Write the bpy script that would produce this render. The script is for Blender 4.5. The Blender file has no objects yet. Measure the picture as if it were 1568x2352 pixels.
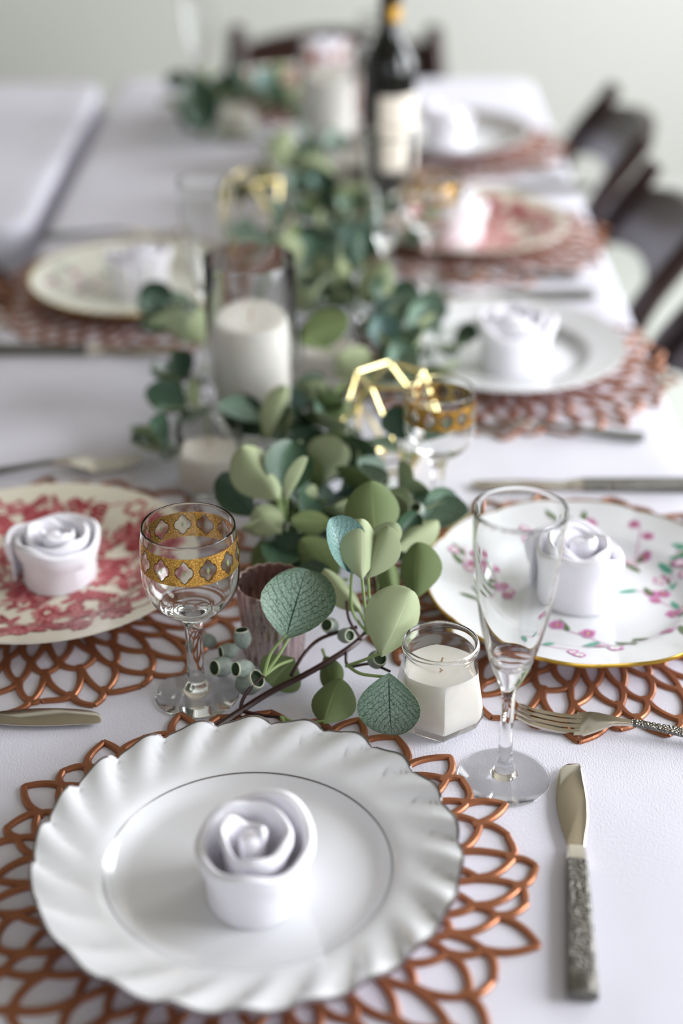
import bpy, bmesh, math, random
from mathutils import Vector, Matrix
R = math.radians
PI = math.pi
sc = bpy.context.scene
COL = sc.collection

# ------------------------------------------------------------------ camera, world, light, exposure
TZ = 0.75                 # table height
CH = 0.70                 # camera height over the table
PITCH = R(29.15)
FPX = 3600.0              # focal length in pixels of a 1568 x 2352 frame
cam_d = bpy.data.cameras.new('camera')
cam = bpy.data.objects.new('camera', cam_d)
COL.objects.link(cam)
cam.location = (0, 0, TZ + CH)
cam.rotation_euler = (PI / 2 - PITCH, 0, 0)
cam_d.sensor_fit = 'VERTICAL'
cam_d.sensor_height = 36.0
cam_d.sensor_width = 24.0
cam_d.lens = FPX / 2352 * 36
cam_d.clip_start = 0.02
cam_d.dof.use_dof = True
cam_d.dof.focus_distance = 1.125
cam_d.dof.aperture_fstop = 1.9
cam_d.dof.aperture_blades = 9
sc.camera = cam

w = bpy.data.worlds.new('world'); sc.world = w; w.use_nodes = True
bg = w.node_tree.nodes['Background']
bg.inputs[0].default_value = (0.80, 0.88, 1.0, 1)
bg.inputs[1].default_value = 1.0

def area(name, loc, rot, sx, sy, power, col):
    l = bpy.data.lights.new(name, 'AREA'); l.shape = 'RECTANGLE'
    l.size = sx; l.size_y = sy; l.energy = power; l.color = col
    o = bpy.data.objects.new(name, l); o.location = loc; o.rotation_euler = rot
    COL.objects.link(o)
    return o
# daylight by two right-wall windows; an added fill lamp behind the camera
area('window_and_fill_light', (1.94, 0.85, 1.50), (0, R(90), 0), 1.5, 1.25, 36, (0.95, 0.97, 1.0))
area('window_and_fill_light', (1.94, 2.95, 1.50), (0, R(90), 0), 1.5, 1.25, 36, (0.95, 0.97, 1.0))
area('window_and_fill_light', (0.55, -1.94, 1.60), (R(90), 0, 0), 1.7, 1.4, 4.5, (0.92, 0.95, 1.0))

sc.view_settings.view_transform = 'Standard'
sc.view_settings.look = 'None'
sc.view_settings.gamma = 1.0
sc.view_settings.use_curve_mapping = False
sc.view_settings.exposure = 0.97
cy = sc.cycles
cy.use_denoising = True
cy.max_bounces = 14; cy.diffuse_bounces = 5; cy.glossy_bounces = 6
cy.transmission_bounces = 12; cy.transparent_max_bounces = 12
cy.sample_clamp_indirect = 6.0
cy.blur_glossy = 0.6

# ------------------------------------------------------------------ helpers
def P(px, py, z=0.0):
    """point z metres above the table top seen at pixel (px, py)"""
    h = CH - z
    v = (py - 1176) / FPX
    u = (px - 784) / FPX
    d = h * (math.cos(PITCH) - v * math.sin(PITCH)) / (math.sin(PITCH) + v * math.cos(PITCH))
    dep = d * math.cos(PITCH) + h * math.sin(PITCH)
    return Vector((u * dep, d, TZ + z))

FWD = Vector((0, math.cos(PITCH), -math.sin(PITCH)))
UP = Vector((0, math.sin(PITCH), math.cos(PITCH)))
RIGHT = Vector((1, 0, 0))
CAMP = Vector((0, 0, TZ + CH))
def depth_of(p): return (p - CAMP).dot(FWD)
def PD(px, py, dep):
    return CAMP + dep * (FWD + RIGHT * ((px - 784) / FPX) - UP * ((py - 1176) / FPX))

def lin(c):
    c = c / 255.0
    return c / 12.92 if c <= 0.04045 else ((c + 0.055) / 1.055) ** 2.4
def rgb(r, g, b): return (lin(r), lin(g), lin(b), 1.0)

def mat(name, col, rough=0.5, metal=0.0, spec=0.5, sss=0.0, sss_r=(1, .8, .6), sss_s=0.01, coat=0.0, sheen=0.0):
    m = bpy.data.materials.new(name); m.use_nodes = True
    b = m.node_tree.nodes['Principled BSDF']
    b.inputs['Base Color'].default_value = col
    b.inputs['Roughness'].default_value = rough
    b.inputs['Metallic'].default_value = metal
    b.inputs['Specular IOR Level'].default_value = spec
    if sss:
        b.inputs['Subsurface Weight'].default_value = sss
        b.inputs['Subsurface Radius'].default_value = sss_r
        b.inputs['Subsurface Scale'].default_value = sss_s
    b.inputs['Coat Weight'].default_value = coat
    b.inputs['Coat Roughness'].default_value = 0.1
    b.inputs['Sheen Weight'].default_value = sheen
    return m
def nodes(m): return m.node_tree.nodes, m.node_tree.links, m.node_tree.nodes['Principled BSDF']
def N(nt, typ, **kw):
    n = nt.nodes.new(typ)
    for k, v in kw.items():
        if k.startswith('i_'): n.inputs[int(k[2:])].default_value = v
        else: setattr(n, k, v)
    return n
def math_n(nt, op, a, b=None, c=None, clamp=False):
    n = nt.nodes.new('ShaderNodeMath'); n.operation = op; n.use_clamp = clamp
    for i, x in enumerate((a, b, c)):
        if x is None: continue
        if isinstance(x, (int, float)): n.inputs[i].default_value = x
        else: nt.links.new(x, n.inputs[i])
    return n.outputs[0]
def mixc(nt, f, a, b):
    n = nt.nodes.new('ShaderNodeMix'); n.data_type = 'RGBA'
    for i, x in ((0, f), (6, a), (7, b)):
        if isinstance(x, (int, float, tuple)): n.inputs[i].default_value = x
        else: nt.links.new(x, n.inputs[i])
    return n.outputs[2]
def bump(nt, height, strength=0.3, dist=0.001):
    b = nt.nodes.new('ShaderNodeBump'); b.inputs['Strength'].default_value = strength
    b.inputs['Distance'].default_value = dist
    nt.links.new(height, b.inputs['Height'])
    return b.outputs[0]
def noise(nt, vec, scale, detail=3, rough=0.5):
    n = nt.nodes.new('ShaderNodeTexNoise'); n.inputs['Scale'].default_value = scale
    n.inputs['Detail'].default_value = detail; n.inputs['Roughness'].default_value = rough
    if vec is not None: nt.links.new(vec, n.inputs['Vector'])
    return n.outputs['Fac']

def mesh(name, verts, faces, mats, smooth=True, fmat=None, uvs=None):
    me = bpy.data.meshes.new(name)
    me.from_pydata([tuple(v) for v in verts], [], faces)
    for m in (mats if isinstance(mats, (list, tuple)) else [mats]): me.materials.append(m)
    if smooth: me.polygons.foreach_set('use_smooth', [True] * len(me.polygons))
    if fmat: me.polygons.foreach_set('material_index', fmat)
    if uvs:
        l = me.uv_layers.new(name='uv')
        vi = [0] * len(me.loops); me.loops.foreach_get('vertex_index', vi)
        flat = []
        for i in vi: flat += [uvs[i][0], uvs[i][1]]
        l.data.foreach_set('uv', flat)
    if smooth: me.set_sharp_from_angle(angle=R(42))
    me.update()
    return me
def obj(name, me, parent=None, loc=None, rot=None):
    o = bpy.data.objects.new(name, me); COL.objects.link(o)
    if parent: o.parent = parent
    if loc is not None: o.location = loc
    if rot is not None: o.rotation_euler = rot
    return o
def tag(o, label, cat, group=None):
    o['label'] = label; o['category'] = cat
    if group: o['group'] = group
    return o
def struct(o):
    o['kind'] = 'structure'; return o
def thing(name, loc, rz, label, cat, group=None):
    o = bpy.data.objects.new(name, None); COL.objects.link(o); o.empty_display_size = 0.02
    o.location = loc; o.rotation_euler = (0, 0, rz)
    return tag(o, label, cat, group)
def fix_normals(me):
    bm = bmesh.new(); bm.from_mesh(me)
    bmesh.ops.recalc_face_normals(bm, faces=bm.faces); bm.to_mesh(me); bm.free()
    me.set_sharp_from_angle(angle=R(42))
    return me

class MB:
    """collects pieces of one mesh"""
    def __init__(s): s.v = []; s.f = []; s.m = []
    def add(s, v, f, mi=0):
        o = len(s.v); s.v += [Vector(p) for p in v]
        s.f += [tuple(i + o for i in q) for q in f]; s.m += [mi] * len(f)
    def build(s, name, mats, smooth=True):
        return mesh(name, s.v, s.f, mats, smooth, s.m)

def lathe(prof, n=48, cap_bottom=False):
    """revolve (r, z) points; r == 0 becomes a pole"""
    v = []; f = []; rows = []
    for r, z in prof:
        if r < 1e-7: rows.append([len(v)]); v.append(Vector((0, 0, z)))
        else:
            rows.append(list(range(len(v), len(v) + n)))
            v += [Vector((r * math.cos(2 * PI * k / n), r * math.sin(2 * PI * k / n), z)) for k in range(n)]
    for a, b in zip(rows, rows[1:]):
        for k in range(n):
            k2 = (k + 1) % n
            if len(a) == 1 and len(b) == 1: continue
            if len(a) == 1: f.append((a[0], b[k2], b[k]))
            elif len(b) == 1: f.append((a[k], a[k2], b[0]))
            else: f.append((a[k], a[k2], b[k2], b[k]))
    return v, f
def frame_of(d):
    d = d.normalized()
    a = Vector((0, 0, 1)) if abs(d.z) < 0.9 else Vector((1, 0, 0))
    x = d.cross(a).normalized(); y = x.cross(d).normalized()
    return x, y
def tube(pts, rad, n=6, cap=True):
    pts = [Vector(p) for p in pts]
    if not isinstance(rad, (list, tuple)): rad = [rad] * len(pts)
    v = []; f = []
    px = None
    for i, p in enumerate(pts):
        d = (pts[min(i + 1, len(pts) - 1)] - pts[max(i - 1, 0)])
        if d.length < 1e-9: d = Vector((0, 0, 1))
        d.normalize()
        if px is None: px, _ = frame_of(d)
        px = (px - d * px.dot(d)).normalized(); py = d.cross(px)
        for k in range(n):
            a = 2 * PI * k / n
            v.append(p + rad[i] * (px * math.cos(a) + py * math.sin(a)))
    for i in range(len(pts) - 1):
        for k in range(n):
            k2 = (k + 1) % n
            f.append((i * n + k, i * n + k2, (i + 1) * n + k2, (i + 1) * n + k))
    if cap:
        f.append(tuple(reversed(range(n)))); f.append(tuple(range((len(pts) - 1) * n, len(pts) * n)))
    return v, f
def smooth_path(pts, sub=6):
    pts = [Vector(p) for p in pts]
    out = []
    for i in range(len(pts) - 1):
        p0 = pts[max(i - 1, 0)]; p1 = pts[i]; p2 = pts[i + 1]; p3 = pts[min(i + 2, len(pts) - 1)]
        for k in range(sub):
            t = k / sub
            out.append(0.5 * ((2 * p1) + (p2 - p0) * t + (2 * p0 - 5 * p1 + 4 * p2 - p3) * t * t + (3 * p1 - p0 - 3 * p2 + p3) * t ** 3))
    out.append(pts[-1].copy())
    return out
def box(x0, x1, y0, y1, z0, z1, bev=0.0):
    if bev <= 0:
        v = [(x, y, z) for z in (z0, z1) for y in (y0, y1) for x in (x0, x1)]
        return v, [(0, 2, 3, 1), (4, 5, 7, 6), (0, 1, 5, 4), (2, 6, 7, 3), (0, 4, 6, 2), (1, 3, 7, 5)]
    bm = bmesh.new(); bmesh.ops.create_cube(bm, size=1)
    for q in bm.verts:
        q.co = Vector(((x0 + x1) / 2 + q.co.x * (x1 - x0), (y0 + y1) / 2 + q.co.y * (y1 - y0), (z0 + z1) / 2 + q.co.z * (z1 - z0)))
    bmesh.ops.bevel(bm, geom=list(bm.edges), offset=bev, segments=2, affect='EDGES', profile=0.6)
    bm.verts.index_update()
    v = [q.co.copy() for q in bm.verts]; f = [tuple(q.index for q in p.verts) for p in bm.faces]
    bm.free()
    return v, f
def smoothstep(a, b, x):
    t = max(0.0, min(1.0, (x - a) / (b - a))); return t * t * (3 - 2 * t)

# ------------------------------------------------------------------ materials
def m_plaster(name, c1, sc_=14):
    m = mat(name, c1, 0.85, spec=0.2); nt = m.node_tree; n, l, b = nodes(m)
    tc = N(nt, 'ShaderNodeTexCoord')
    nz = noise(nt, tc.outputs['Object'], sc_, 6)
    l.new(bump(nt, nz, 0.12, 0.004), b.inputs['Normal'])
    return m
M_wall = m_plaster('wall_paint', rgb(206, 206, 201))
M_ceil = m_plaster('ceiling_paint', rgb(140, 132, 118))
M_floor = m_plaster('pale_floor', rgb(206, 209, 203), 4)
M_trim = mat('white_trim', rgb(225, 225, 222), 0.5)

def m_cloth(name, col, weave=2600.0, wr=0.35):
    m = mat(name, col, 0.9, spec=0.15, sheen=0.15); nt = m.node_tree; n, l, b = nodes(m)
    tc = N(nt, 'ShaderNodeTexCoord')
    o = tc.outputs['Object']
    mp = N(nt, 'ShaderNodeMapping'); mp.inputs['Scale'].default_value = (1, 0.45, 1); l.new(o, mp.inputs['Vector'])
    fine = noise(nt, mp.outputs[0], weave * 0.3, 2, 0.6)
    big = noise(nt, o, 5.0, 2, 0.5)
    b1 = bump(nt, fine, 0.55, 0.0006)
    bn = nt.nodes.new('ShaderNodeBump'); bn.inputs['Strength'].default_value = wr; bn.inputs['Distance'].default_value = 0.02
    l.new(big, bn.inputs['Height']); l.new(b1, bn.inputs['Normal'])
    l.new(bn.outputs[0], b.inputs['Normal'])
    return m
M_cloth = m_cloth('white_tablecloth', rgb(230, 229, 242))
M_napkin = m_cloth('white_napkin', rgb(244, 242, 249), 2200, 0.05)
M_tabletop = mat('folding_table_plastic', rgb(200, 198, 192), 0.6)
M_legmetal = mat('grey_leg_metal', rgb(90, 90, 92), 0.4, 0.8)

def m_copper():
    m = mat('copper_vinyl', rgb(178, 108, 72), 0.33, 0.6); nt = m.node_tree; n, l, b = nodes(m)
    tc = N(nt, 'ShaderNodeTexCoord')
    nz = noise(nt, tc.outputs['Object'], 900, 2)
    f = math_n(nt, 'MULTIPLY', nz, 0.35)
    c = mixc(nt, f, rgb(168, 108, 76), rgb(132, 84, 56))
    l.new(c, b.inputs['Base Color'])
    l.new(bump(nt, nz, 0.1, 0.0004), b.inputs['Normal'])
    return m
M_copper = m_copper()
M_porc = mat('white_porcelain', rgb(232, 233, 237), 0.12, spec=0.5, coat=0.3)
M_cream = mat('cream_earthenware', rgb(236, 230, 214), 0.2, spec=0.5)
M_ivory = mat('ivory_porcelain', rgb(232, 232, 220), 0.2, spec=0.5)
M_greyband = mat('grey_plate_band', rgb(176, 178, 176), 0.25)
M_taupe = mat('taupe_plate_band', rgb(140, 132, 126), 0.25)
M_silver = mat('platinum_edge', rgb(150, 145, 148), 0.25, 1.0)
M_gold = mat('gold_edge', rgb(196, 160, 70), 0.22, 1.0)
M_brass = mat('brass_wire', rgb(228, 210, 150), 0.2, 1.0)
M_red1 = mat('red_print_dark', rgb(160, 58, 68), 0.25)
M_red2 = mat('red_print_mid', rgb(186, 92, 98), 0.25)
M_red3 = mat('red_print_light', rgb(206, 132, 134), 0.25)
M_gr1 = mat('green_print', rgb(92, 116, 70), 0.25)
M_gr2 = mat('teal_print', rgb(98, 172, 150), 0.25)
M_pk1 = mat('pink_print', rgb(206, 130, 180), 0.25)
M_pk2 = mat('magenta_print', rgb(168, 78, 132), 0.25)
M_ye = mat('yellow_print', rgb(214, 196, 110), 0.25)
M_steel = mat('cutlery_steel', rgb(205, 198, 184), 0.12, 1.0)
def m_hammered():
    m = mat('hammered_steel', rgb(118, 116, 110), 0.28, 1.0); nt = m.node_tree; n, l, b = nodes(m)
    tc = N(nt, 'ShaderNodeTexCoord')
    vo = N(nt, 'ShaderNodeTexVoronoi'); vo.inputs['Scale'].default_value = 520; l.new(tc.outputs['Object'], vo.inputs['Vector'])
    l.new(bump(nt, vo.outputs['Distance'], 0.9, 0.0012), b.inputs['Normal'])
    return m
M_hammer = m_hammered()

def m_glass(name, col=(1, 1, 1, 1), ior=1.38, rough=0.0):
    m = bpy.data.materials.new(name); m.use_nodes = True; nt = m.node_tree
    nt.nodes.remove(nt.nodes['Principled BSDF'])
    g = N(nt, 'ShaderNodeBsdfGlass'); g.inputs['Color'].default_value = col
    g.inputs['IOR'].default_value = ior; g.inputs['Roughness'].default_value = rough
    nt.links.new(g.outputs[0], nt.nodes['Material Output'].inputs[0])
    return m
M_glass = m_glass('clear_glass', (0.985, 0.988, 0.985, 1))
M_bottle = mat('dark_bottle_glass', rgb(12, 14, 12), 0.08, spec=0.6)
M_foil = mat('black_foil', rgb(14, 14, 14), 0.35)
M_label = mat('cream_paper_label', rgb(238, 230, 216), 0.7)
M_goldfoil = mat('gold_foil_band', rgb(206, 160, 72), 0.35, 0.8)
M_wax = mat('white_wax', rgb(248, 243, 235), 0.45, spec=0.3, sss=0.25, sss_r=(1, .85, .7), sss_s=0.012)
M_wick = mat('wick', rgb(186, 160, 130), 0.9)

def m_goldband():
    m = mat('gold_band_print', rgb(206, 152, 62), 0.3, 1.0); nt = m.node_tree; n, l, b = nodes(m)
    uv = N(nt, 'ShaderNodeUVMap'); uv.uv_map = 'uv'
    sp = N(nt, 'ShaderNodeSeparateXYZ'); l.new(uv.outputs[0], sp.inputs[0])
    fx = math_n(nt, 'FRACT', sp.outputs[0])
    x = math_n(nt, 'MULTIPLY', math_n(nt, 'SUBTRACT', fx, 0.5), 1.2)
    y = math_n(nt, 'SUBTRACT', sp.outputs[1], 0.5)
    ax = math_n(nt, 'ABSOLUTE', x); ay = math_n(nt, 'ABSOLUTE', y)
    def circ(cx, cy_, r):
        dx = math_n(nt, 'SUBTRACT', ax, cx); dy = math_n(nt, 'SUBTRACT', ay, cy_)
        d = math_n(nt, 'SQRT', math_n(nt, 'ADD', math_n(nt, 'MULTIPLY', dx, dx), math_n(nt, 'MULTIPLY', dy, dy)))
        return math_n(nt, 'SUBTRACT', d, r)
    q = math_n(nt, 'MINIMUM', circ(0.26, 0, 0.17), circ(0, 0.17, 0.19))
    dia = math_n(nt, 'SUBTRACT', math_n(nt, 'ADD', math_n(nt, 'MULTIPLY', ax, 0.9), ay), 0.40)
    q = math_n(nt, 'MINIMUM', q, dia)
    hole = math_n(nt, 'LESS_THAN', q, 0.0)
    rim = math_n(nt, 'LESS_THAN', q, 0.045)
    gd = math_n(nt, 'ADD', math_n(nt, 'MULTIPLY', ax, 1.35), math_n(nt, 'MULTIPLY', ay, 0.9))
    green = math_n(nt, 'LESS_THAN', gd, 0.13)
    tc = N(nt, 'ShaderNodeTexCoord')
    vo = N(nt, 'ShaderNodeTexVoronoi'); vo.feature = 'DISTANCE_TO_EDGE'; vo.inputs['Scale'].default_value = 520
    l.new(tc.outputs['Object'], vo.inputs['Vector'])
    scroll = math_n(nt, 'LESS_THAN', vo.outputs['Distance'], 0.12)
    gc = mixc(nt, math_n(nt, 'MULTIPLY', scroll, 0.6), rgb(236, 184, 98), rgb(120, 84, 20))
    gc = mixc(nt, math_n(nt, 'MULTIPLY', rim, 0.8), gc, rgb(58, 34, 20))
    gc = mixc(nt, math_n(nt, 'MULTIPLY', green, 1.0), gc, rgb(150, 170, 110))
    l.new(gc, b.inputs['Base Color'])
    l.new(bump(nt, vo.outputs['Distance'], 0.5, 0.0004), b.inputs['Normal'])
    metal = math_n(nt, 'SUBTRACT', 1.0, green); l.new(metal, b.inputs['Metallic'])
    tr = N(nt, 'ShaderNodeBsdfTransparent')
    mx = N(nt, 'ShaderNodeMixShader')
    see = math_n(nt, 'MULTIPLY', hole, math_n(nt, 'SUBTRACT', 1.0, math_n(nt, 'MULTIPLY', green, 0.55)))
    l.new(see, mx.inputs[0]); l.new(b.outputs[0], mx.inputs[1]); l.new(tr.outputs[0], mx.inputs[2])
    l.new(mx.outputs[0], nt.nodes['Material Output'].inputs[0])
    return m
M_goldband = m_goldband()

def m_mercury():
    m = mat('mercury_glass', rgb(196, 160, 158), 0.16, 1.0); nt = m.node_tree; n, l, b = nodes(m)
    tc = N(nt, 'ShaderNodeTexCoord')
    mp = N(nt, 'ShaderNodeMapping'); mp.inputs['Scale'].default_value = (1, 1, 0.35); l.new(tc.outputs['Object'], mp.inputs['Vector'])
    nz = noise(nt, mp.outputs[0], 190, 6, 0.7)
    sp = math_n(nt, 'GREATER_THAN', nz, 0.6)
    c = mixc(nt, math_n(nt, 'MULTIPLY', sp, 0.75), rgb(204, 184, 180), rgb(92, 70, 64))
    l.new(c, b.inputs['Base Color'])
    l.new(math_n(nt, 'ADD', 0.16, math_n(nt, 'MULTIPLY', nz, 0.22)), b.inputs['Roughness'])
    return m
M_merc = m_mercury()

def m_leaf_top(name, inter, vein, edge):
    m = mat(name, inter, 0.42, spec=0.4); nt = m.node_tree; n, l, b = nodes(m)
    uv = N(nt, 'ShaderNodeUVMap'); uv.uv_map = 'uv'
    sp = N(nt, 'ShaderNodeSeparateXYZ'); l.new(uv.outputs[0], sp.inputs[0])
    u = math_n(nt, 'ABSOLUTE', sp.outputs[0]); v = sp.outputs[1]
    wv = N(nt, 'ShaderNodeTexNoise'); wv.inputs['Scale'].default_value = 9; wv.inputs['Detail'].default_value = 3
    l.new(uv.outputs[0], wv.inputs['Vector'])
    wob = math_n(nt, 'MULTIPLY', math_n(nt, 'SUBTRACT', wv.outputs['Fac'], 0.5), 0.10)
    s = math_n(nt, 'ADD', math_n(nt, 'SUBTRACT', v, math_n(nt, 'MULTIPLY', u, 0.42)), wob)
    st = math_n(nt, 'ABSOLUTE', math_n(nt, 'SUBTRACT', math_n(nt, 'FRACT', math_n(nt, 'MULTIPLY', s, 9.0)), 0.5))
    side = math_n(nt, 'LESS_THAN', st, 0.07)
    mid = math_n(nt, 'LESS_THAN', u, math_n(nt, 'SUBTRACT', 0.034, math_n(nt, 'MULTIPLY', v, 0.026)))
    vo = N(nt, 'ShaderNodeTexVoronoi'); vo.feature = 'DISTANCE_TO_EDGE'; vo.inputs['Scale'].default_value = 13
    mp = N(nt, 'ShaderNodeMapping'); mp.inputs['Scale'].default_value = (0.62, 1.25, 1)
    dist = N(nt, 'ShaderNodeVectorMath'); dist.operation = 'ADD'
    nzv = N(nt, 'ShaderNodeTexNoise'); nzv.inputs['Scale'].default_value = 14; l.new(uv.outputs[0], nzv.inputs['Vector'])
    scl = N(nt, 'ShaderNodeVectorMath'); scl.operation = 'SCALE'; scl.inputs['Scale'].default_value = 0.09; l.new(nzv.outputs['Color'], scl.inputs[0])
    l.new(uv.outputs[0], dist.inputs[0]); l.new(scl.outputs[0], dist.inputs[1])
    l.new(dist.outputs[0], mp.inputs['Vector']); l.new(mp.outputs[0], vo.inputs['Vector'])
    ret = math_n(nt, 'LESS_THAN', vo.outputs['Distance'], 0.045)
    net = math_n(nt, 'MAXIMUM', math_n(nt, 'MULTIPLY', ret, 0.75), math_n(nt, 'MULTIPLY', side, 0.8))
    net = math_n(nt, 'MAXIMUM', net, mid)
    mott = noise(nt, uv.outputs[0], 26, 4, 0.7)
    eg = math_n(nt, 'MULTIPLY', math_n(nt, 'POWER', u, 1.6), math_n(nt, 'ADD', 0.15, mott), clamp=True)
    c = mixc(nt, eg, inter, edge)
    c = mixc(nt, net, c, vein)
    l.new(c, b.inputs['Base Color'])
    l.new(bump(nt, net, -0.25, 0.0006), b.inputs['Normal'])
    return m
def m_leaf_under(name, col, rib):
    m = mat(name, col, 0.6, spec=0.25); nt = m.node_tree; n, l, b = nodes(m)
    uv = N(nt, 'ShaderNodeUVMap'); uv.uv_map = 'uv'
    sp = N(nt, 'ShaderNodeSeparateXYZ'); l.new(uv.outputs[0], sp.inputs[0])
    u = math_n(nt, 'ABSOLUTE', sp.outputs[0]); v = sp.outputs[1]
    mid = math_n(nt, 'LESS_THAN', u, math_n(nt, 'SUBTRACT', 0.05, math_n(nt, 'MULTIPLY', v, 0.05)))
    grain = noise(nt, uv.outputs[0], 60, 3)
    dk = (col[0] * .72, col[1] * .78, col[2] * .7, 1)
    c = mixc(nt, math_n(nt, 'MULTIPLY', grain, 0.5), col, dk)
    c = mixc(nt, math_n(nt, 'MULTIPLY', mid, 0.7), c, rib)
    l.new(c, b.inputs['Base Color'])
    tr = N(nt, 'ShaderNodeBsdfTranslucent'); tr.inputs['Color'].default_value = col
    mx = N(nt, 'ShaderNodeMixShader'); mx.inputs[0].default_value = 0.18
    l.new(b.outputs[0], mx.inputs[1]); l.new(tr.outputs[0], mx.inputs[2])
    l.new(mx.outputs[0], nt.nodes['Material Output'].inputs[0])
    return m
M_top = m_leaf_top('leaf_top_veined', rgb(150, 176, 160), rgb(38, 62, 46), rgb(70, 104, 66))
M_topd = m_leaf_top('leaf_top_dark', rgb(70, 98, 78), rgb(30, 52, 36), rgb(46, 74, 44))
M_topb = m_leaf_top('leaf_top_bluish', rgb(140, 172, 168), rgb(60, 92, 88), rgb(96, 130, 120))
M_und = m_leaf_under('leaf_underside_sage', rgb(176, 186, 148), rgb(196, 206, 170))
M_undo = m_leaf_under('leaf_underside_olive', rgb(122, 138, 92), rgb(158, 172, 124))
M_petiole = mat('petiole_green', rgb(150, 172, 112), 0.5)
M_stem = mat('dark_red_stem', rgb(52, 24, 20), 0.38, spec=0.5)
def m_pod():
    m = mat('seed_pod', rgb(110, 138, 130), 0.55); nt = m.node_tree; n, l, b = nodes(m)
    tc = N(nt, 'ShaderNodeTexCoord')
    nz = noise(nt, tc.outputs['Object'], 260, 5, 0.7)
    l.new(mixc(nt, nz, rgb(88, 104, 90), rgb(176, 186, 180)), b.inputs['Base Color'])
    l.new(bump(nt, nz, 0.5, 0.0008), b.inputs['Normal'])
    return m
M_pod = m_pod()
M_podin = mat('seed_pod_cup', rgb(52, 70, 44), 0.7)
M_podrim = mat('seed_pod_rim', rgb(196, 200, 178), 0.6)
def m_wood():
    m = mat('mahogany', rgb(40, 17, 13), 0.30, spec=0.4, coat=0.1); nt = m.node_tree; n, l, b = nodes(m)
    tc = N(nt, 'ShaderNodeTexCoord')
    mp = N(nt, 'ShaderNodeMapping'); mp.inputs['Scale'].default_value = (6, 40, 6); l.new(tc.outputs['Object'], mp.inputs['Vector'])
    nz = noise(nt, mp.outputs[0], 3, 5)
    l.new(mixc(nt, nz, rgb(17, 8, 7), rgb(52, 21, 15)), b.inputs['Base Color'])
    return m
M_wood = m_wood()
M_seat = mat('black_leather_seat', rgb(26, 22, 24), 0.4)

# ------------------------------------------------------------------ the room
RX0, RX1, RY0, RY1, RZ = -3.4, 2.00, -2.0, 4.35, 2.75
def slab(name, x0, x1, y0, y1, z0, z1, m):
    v, f = box(x0, x1, y0, y1, z0, z1)
    return struct(obj(name, mesh(name, v, f, m, False)))
slab('floor', RX0, RX1, RY0, RY1, -0.1, 0.0, M_floor)
slab('ceiling', RX0, RX1, RY0, RY1, RZ, RZ + 0.1, M_ceil)
slab('wall_back', RX0 - .12, RX1 + .12, RY1, RY1 + 0.12, -0.1, RZ + .1, M_wall)
slab('wall_left', RX0 - 0.12, RX0, RY0, RY1, -0.1, RZ + .1, M_wall)
def wall_with_windows(name, along, fixed0, fixed1, a0, a1, wins, z0w, z1w):
    """a wall slab with rectangular openings; along = 'y' or 'x'"""
    mb = MB()
    def pc(p0, p1, z0, z1):
        v, f = box(fixed0, fixed1, p0, p1, z0, z1) if along == 'y' else box(p0, p1, fixed0, fixed1, z0, z1)
        mb.add(v, f)
    pc(a0, a1, -0.1, z0w); pc(a0, a1, z1w, RZ + .1)
    cur = a0
    for q0, q1 in wins:
        pc(cur, q0, z0w, z1w); cur = q1
    pc(cur, a1, z0w, z1w)
    return struct(obj(name, mb.build(name, M_wall, False)))
wall_with_windows('wall_right', 'y', RX1, RX1 + .12, RY0, RY1, [(0.20, 1.50), (2.30, 3.60)], 0.73, 2.27)
wall_with_windows('wall_behind', 'x', RY0 - .12, RY0, RX0, RX1, [(-0.33, 1.43)], 0.88, 2.32)
def window(n, along, fixed, a0, a1, z0, z1):
    mb = MB(); t = 0.05
    for (p0, p1, q0, q1) in ((a0, a1, z0, z0 + t), (a0, a1, z1 - t, z1), (a0, a0 + t, z0, z1), (a1 - t, a1, z0, z1)):
        v, f = box(fixed, fixed + .06, p0, p1, q0, q1) if along == 'y' else box(p0, p1, fixed, fixed + .06, q0, q1)
        mb.add(v, f)
    o = struct(obj('window_%d' % n, mb.build('window_frame', M_trim, False)))
    c = (a0 + a1) / 2
    v, f = box(fixed + .01, fixed + .05, c - .02, c + .02, z0 + t, z1 - t) if along == 'y' else box(c - .02, c + .02, fixed + .01, fixed + .05, z0 + t, z1 - t)
    obj('mullion', mesh('mullion', v, f, M_trim, False), o)
window(1, 'y', RX1 + .04, 0.20, 1.50, 0.73, 2.27)
window(2, 'y', RX1 + .04, 2.30, 3.60, 0.73, 2.27)
window(3, 'x', RY0 - .10, -0.33, 1.43, 0.88, 2.32)  # window and its opening added out of view for the fill lamp
slab('baseboard_back', RX0, RX1, RY1 - .015, RY1, 0.0, 0.09, M_trim)
slab('baseboard_left', RX0, RX0 + .015, RY0, RY1 - .02, 0.0, 0.09, M_trim)

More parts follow.
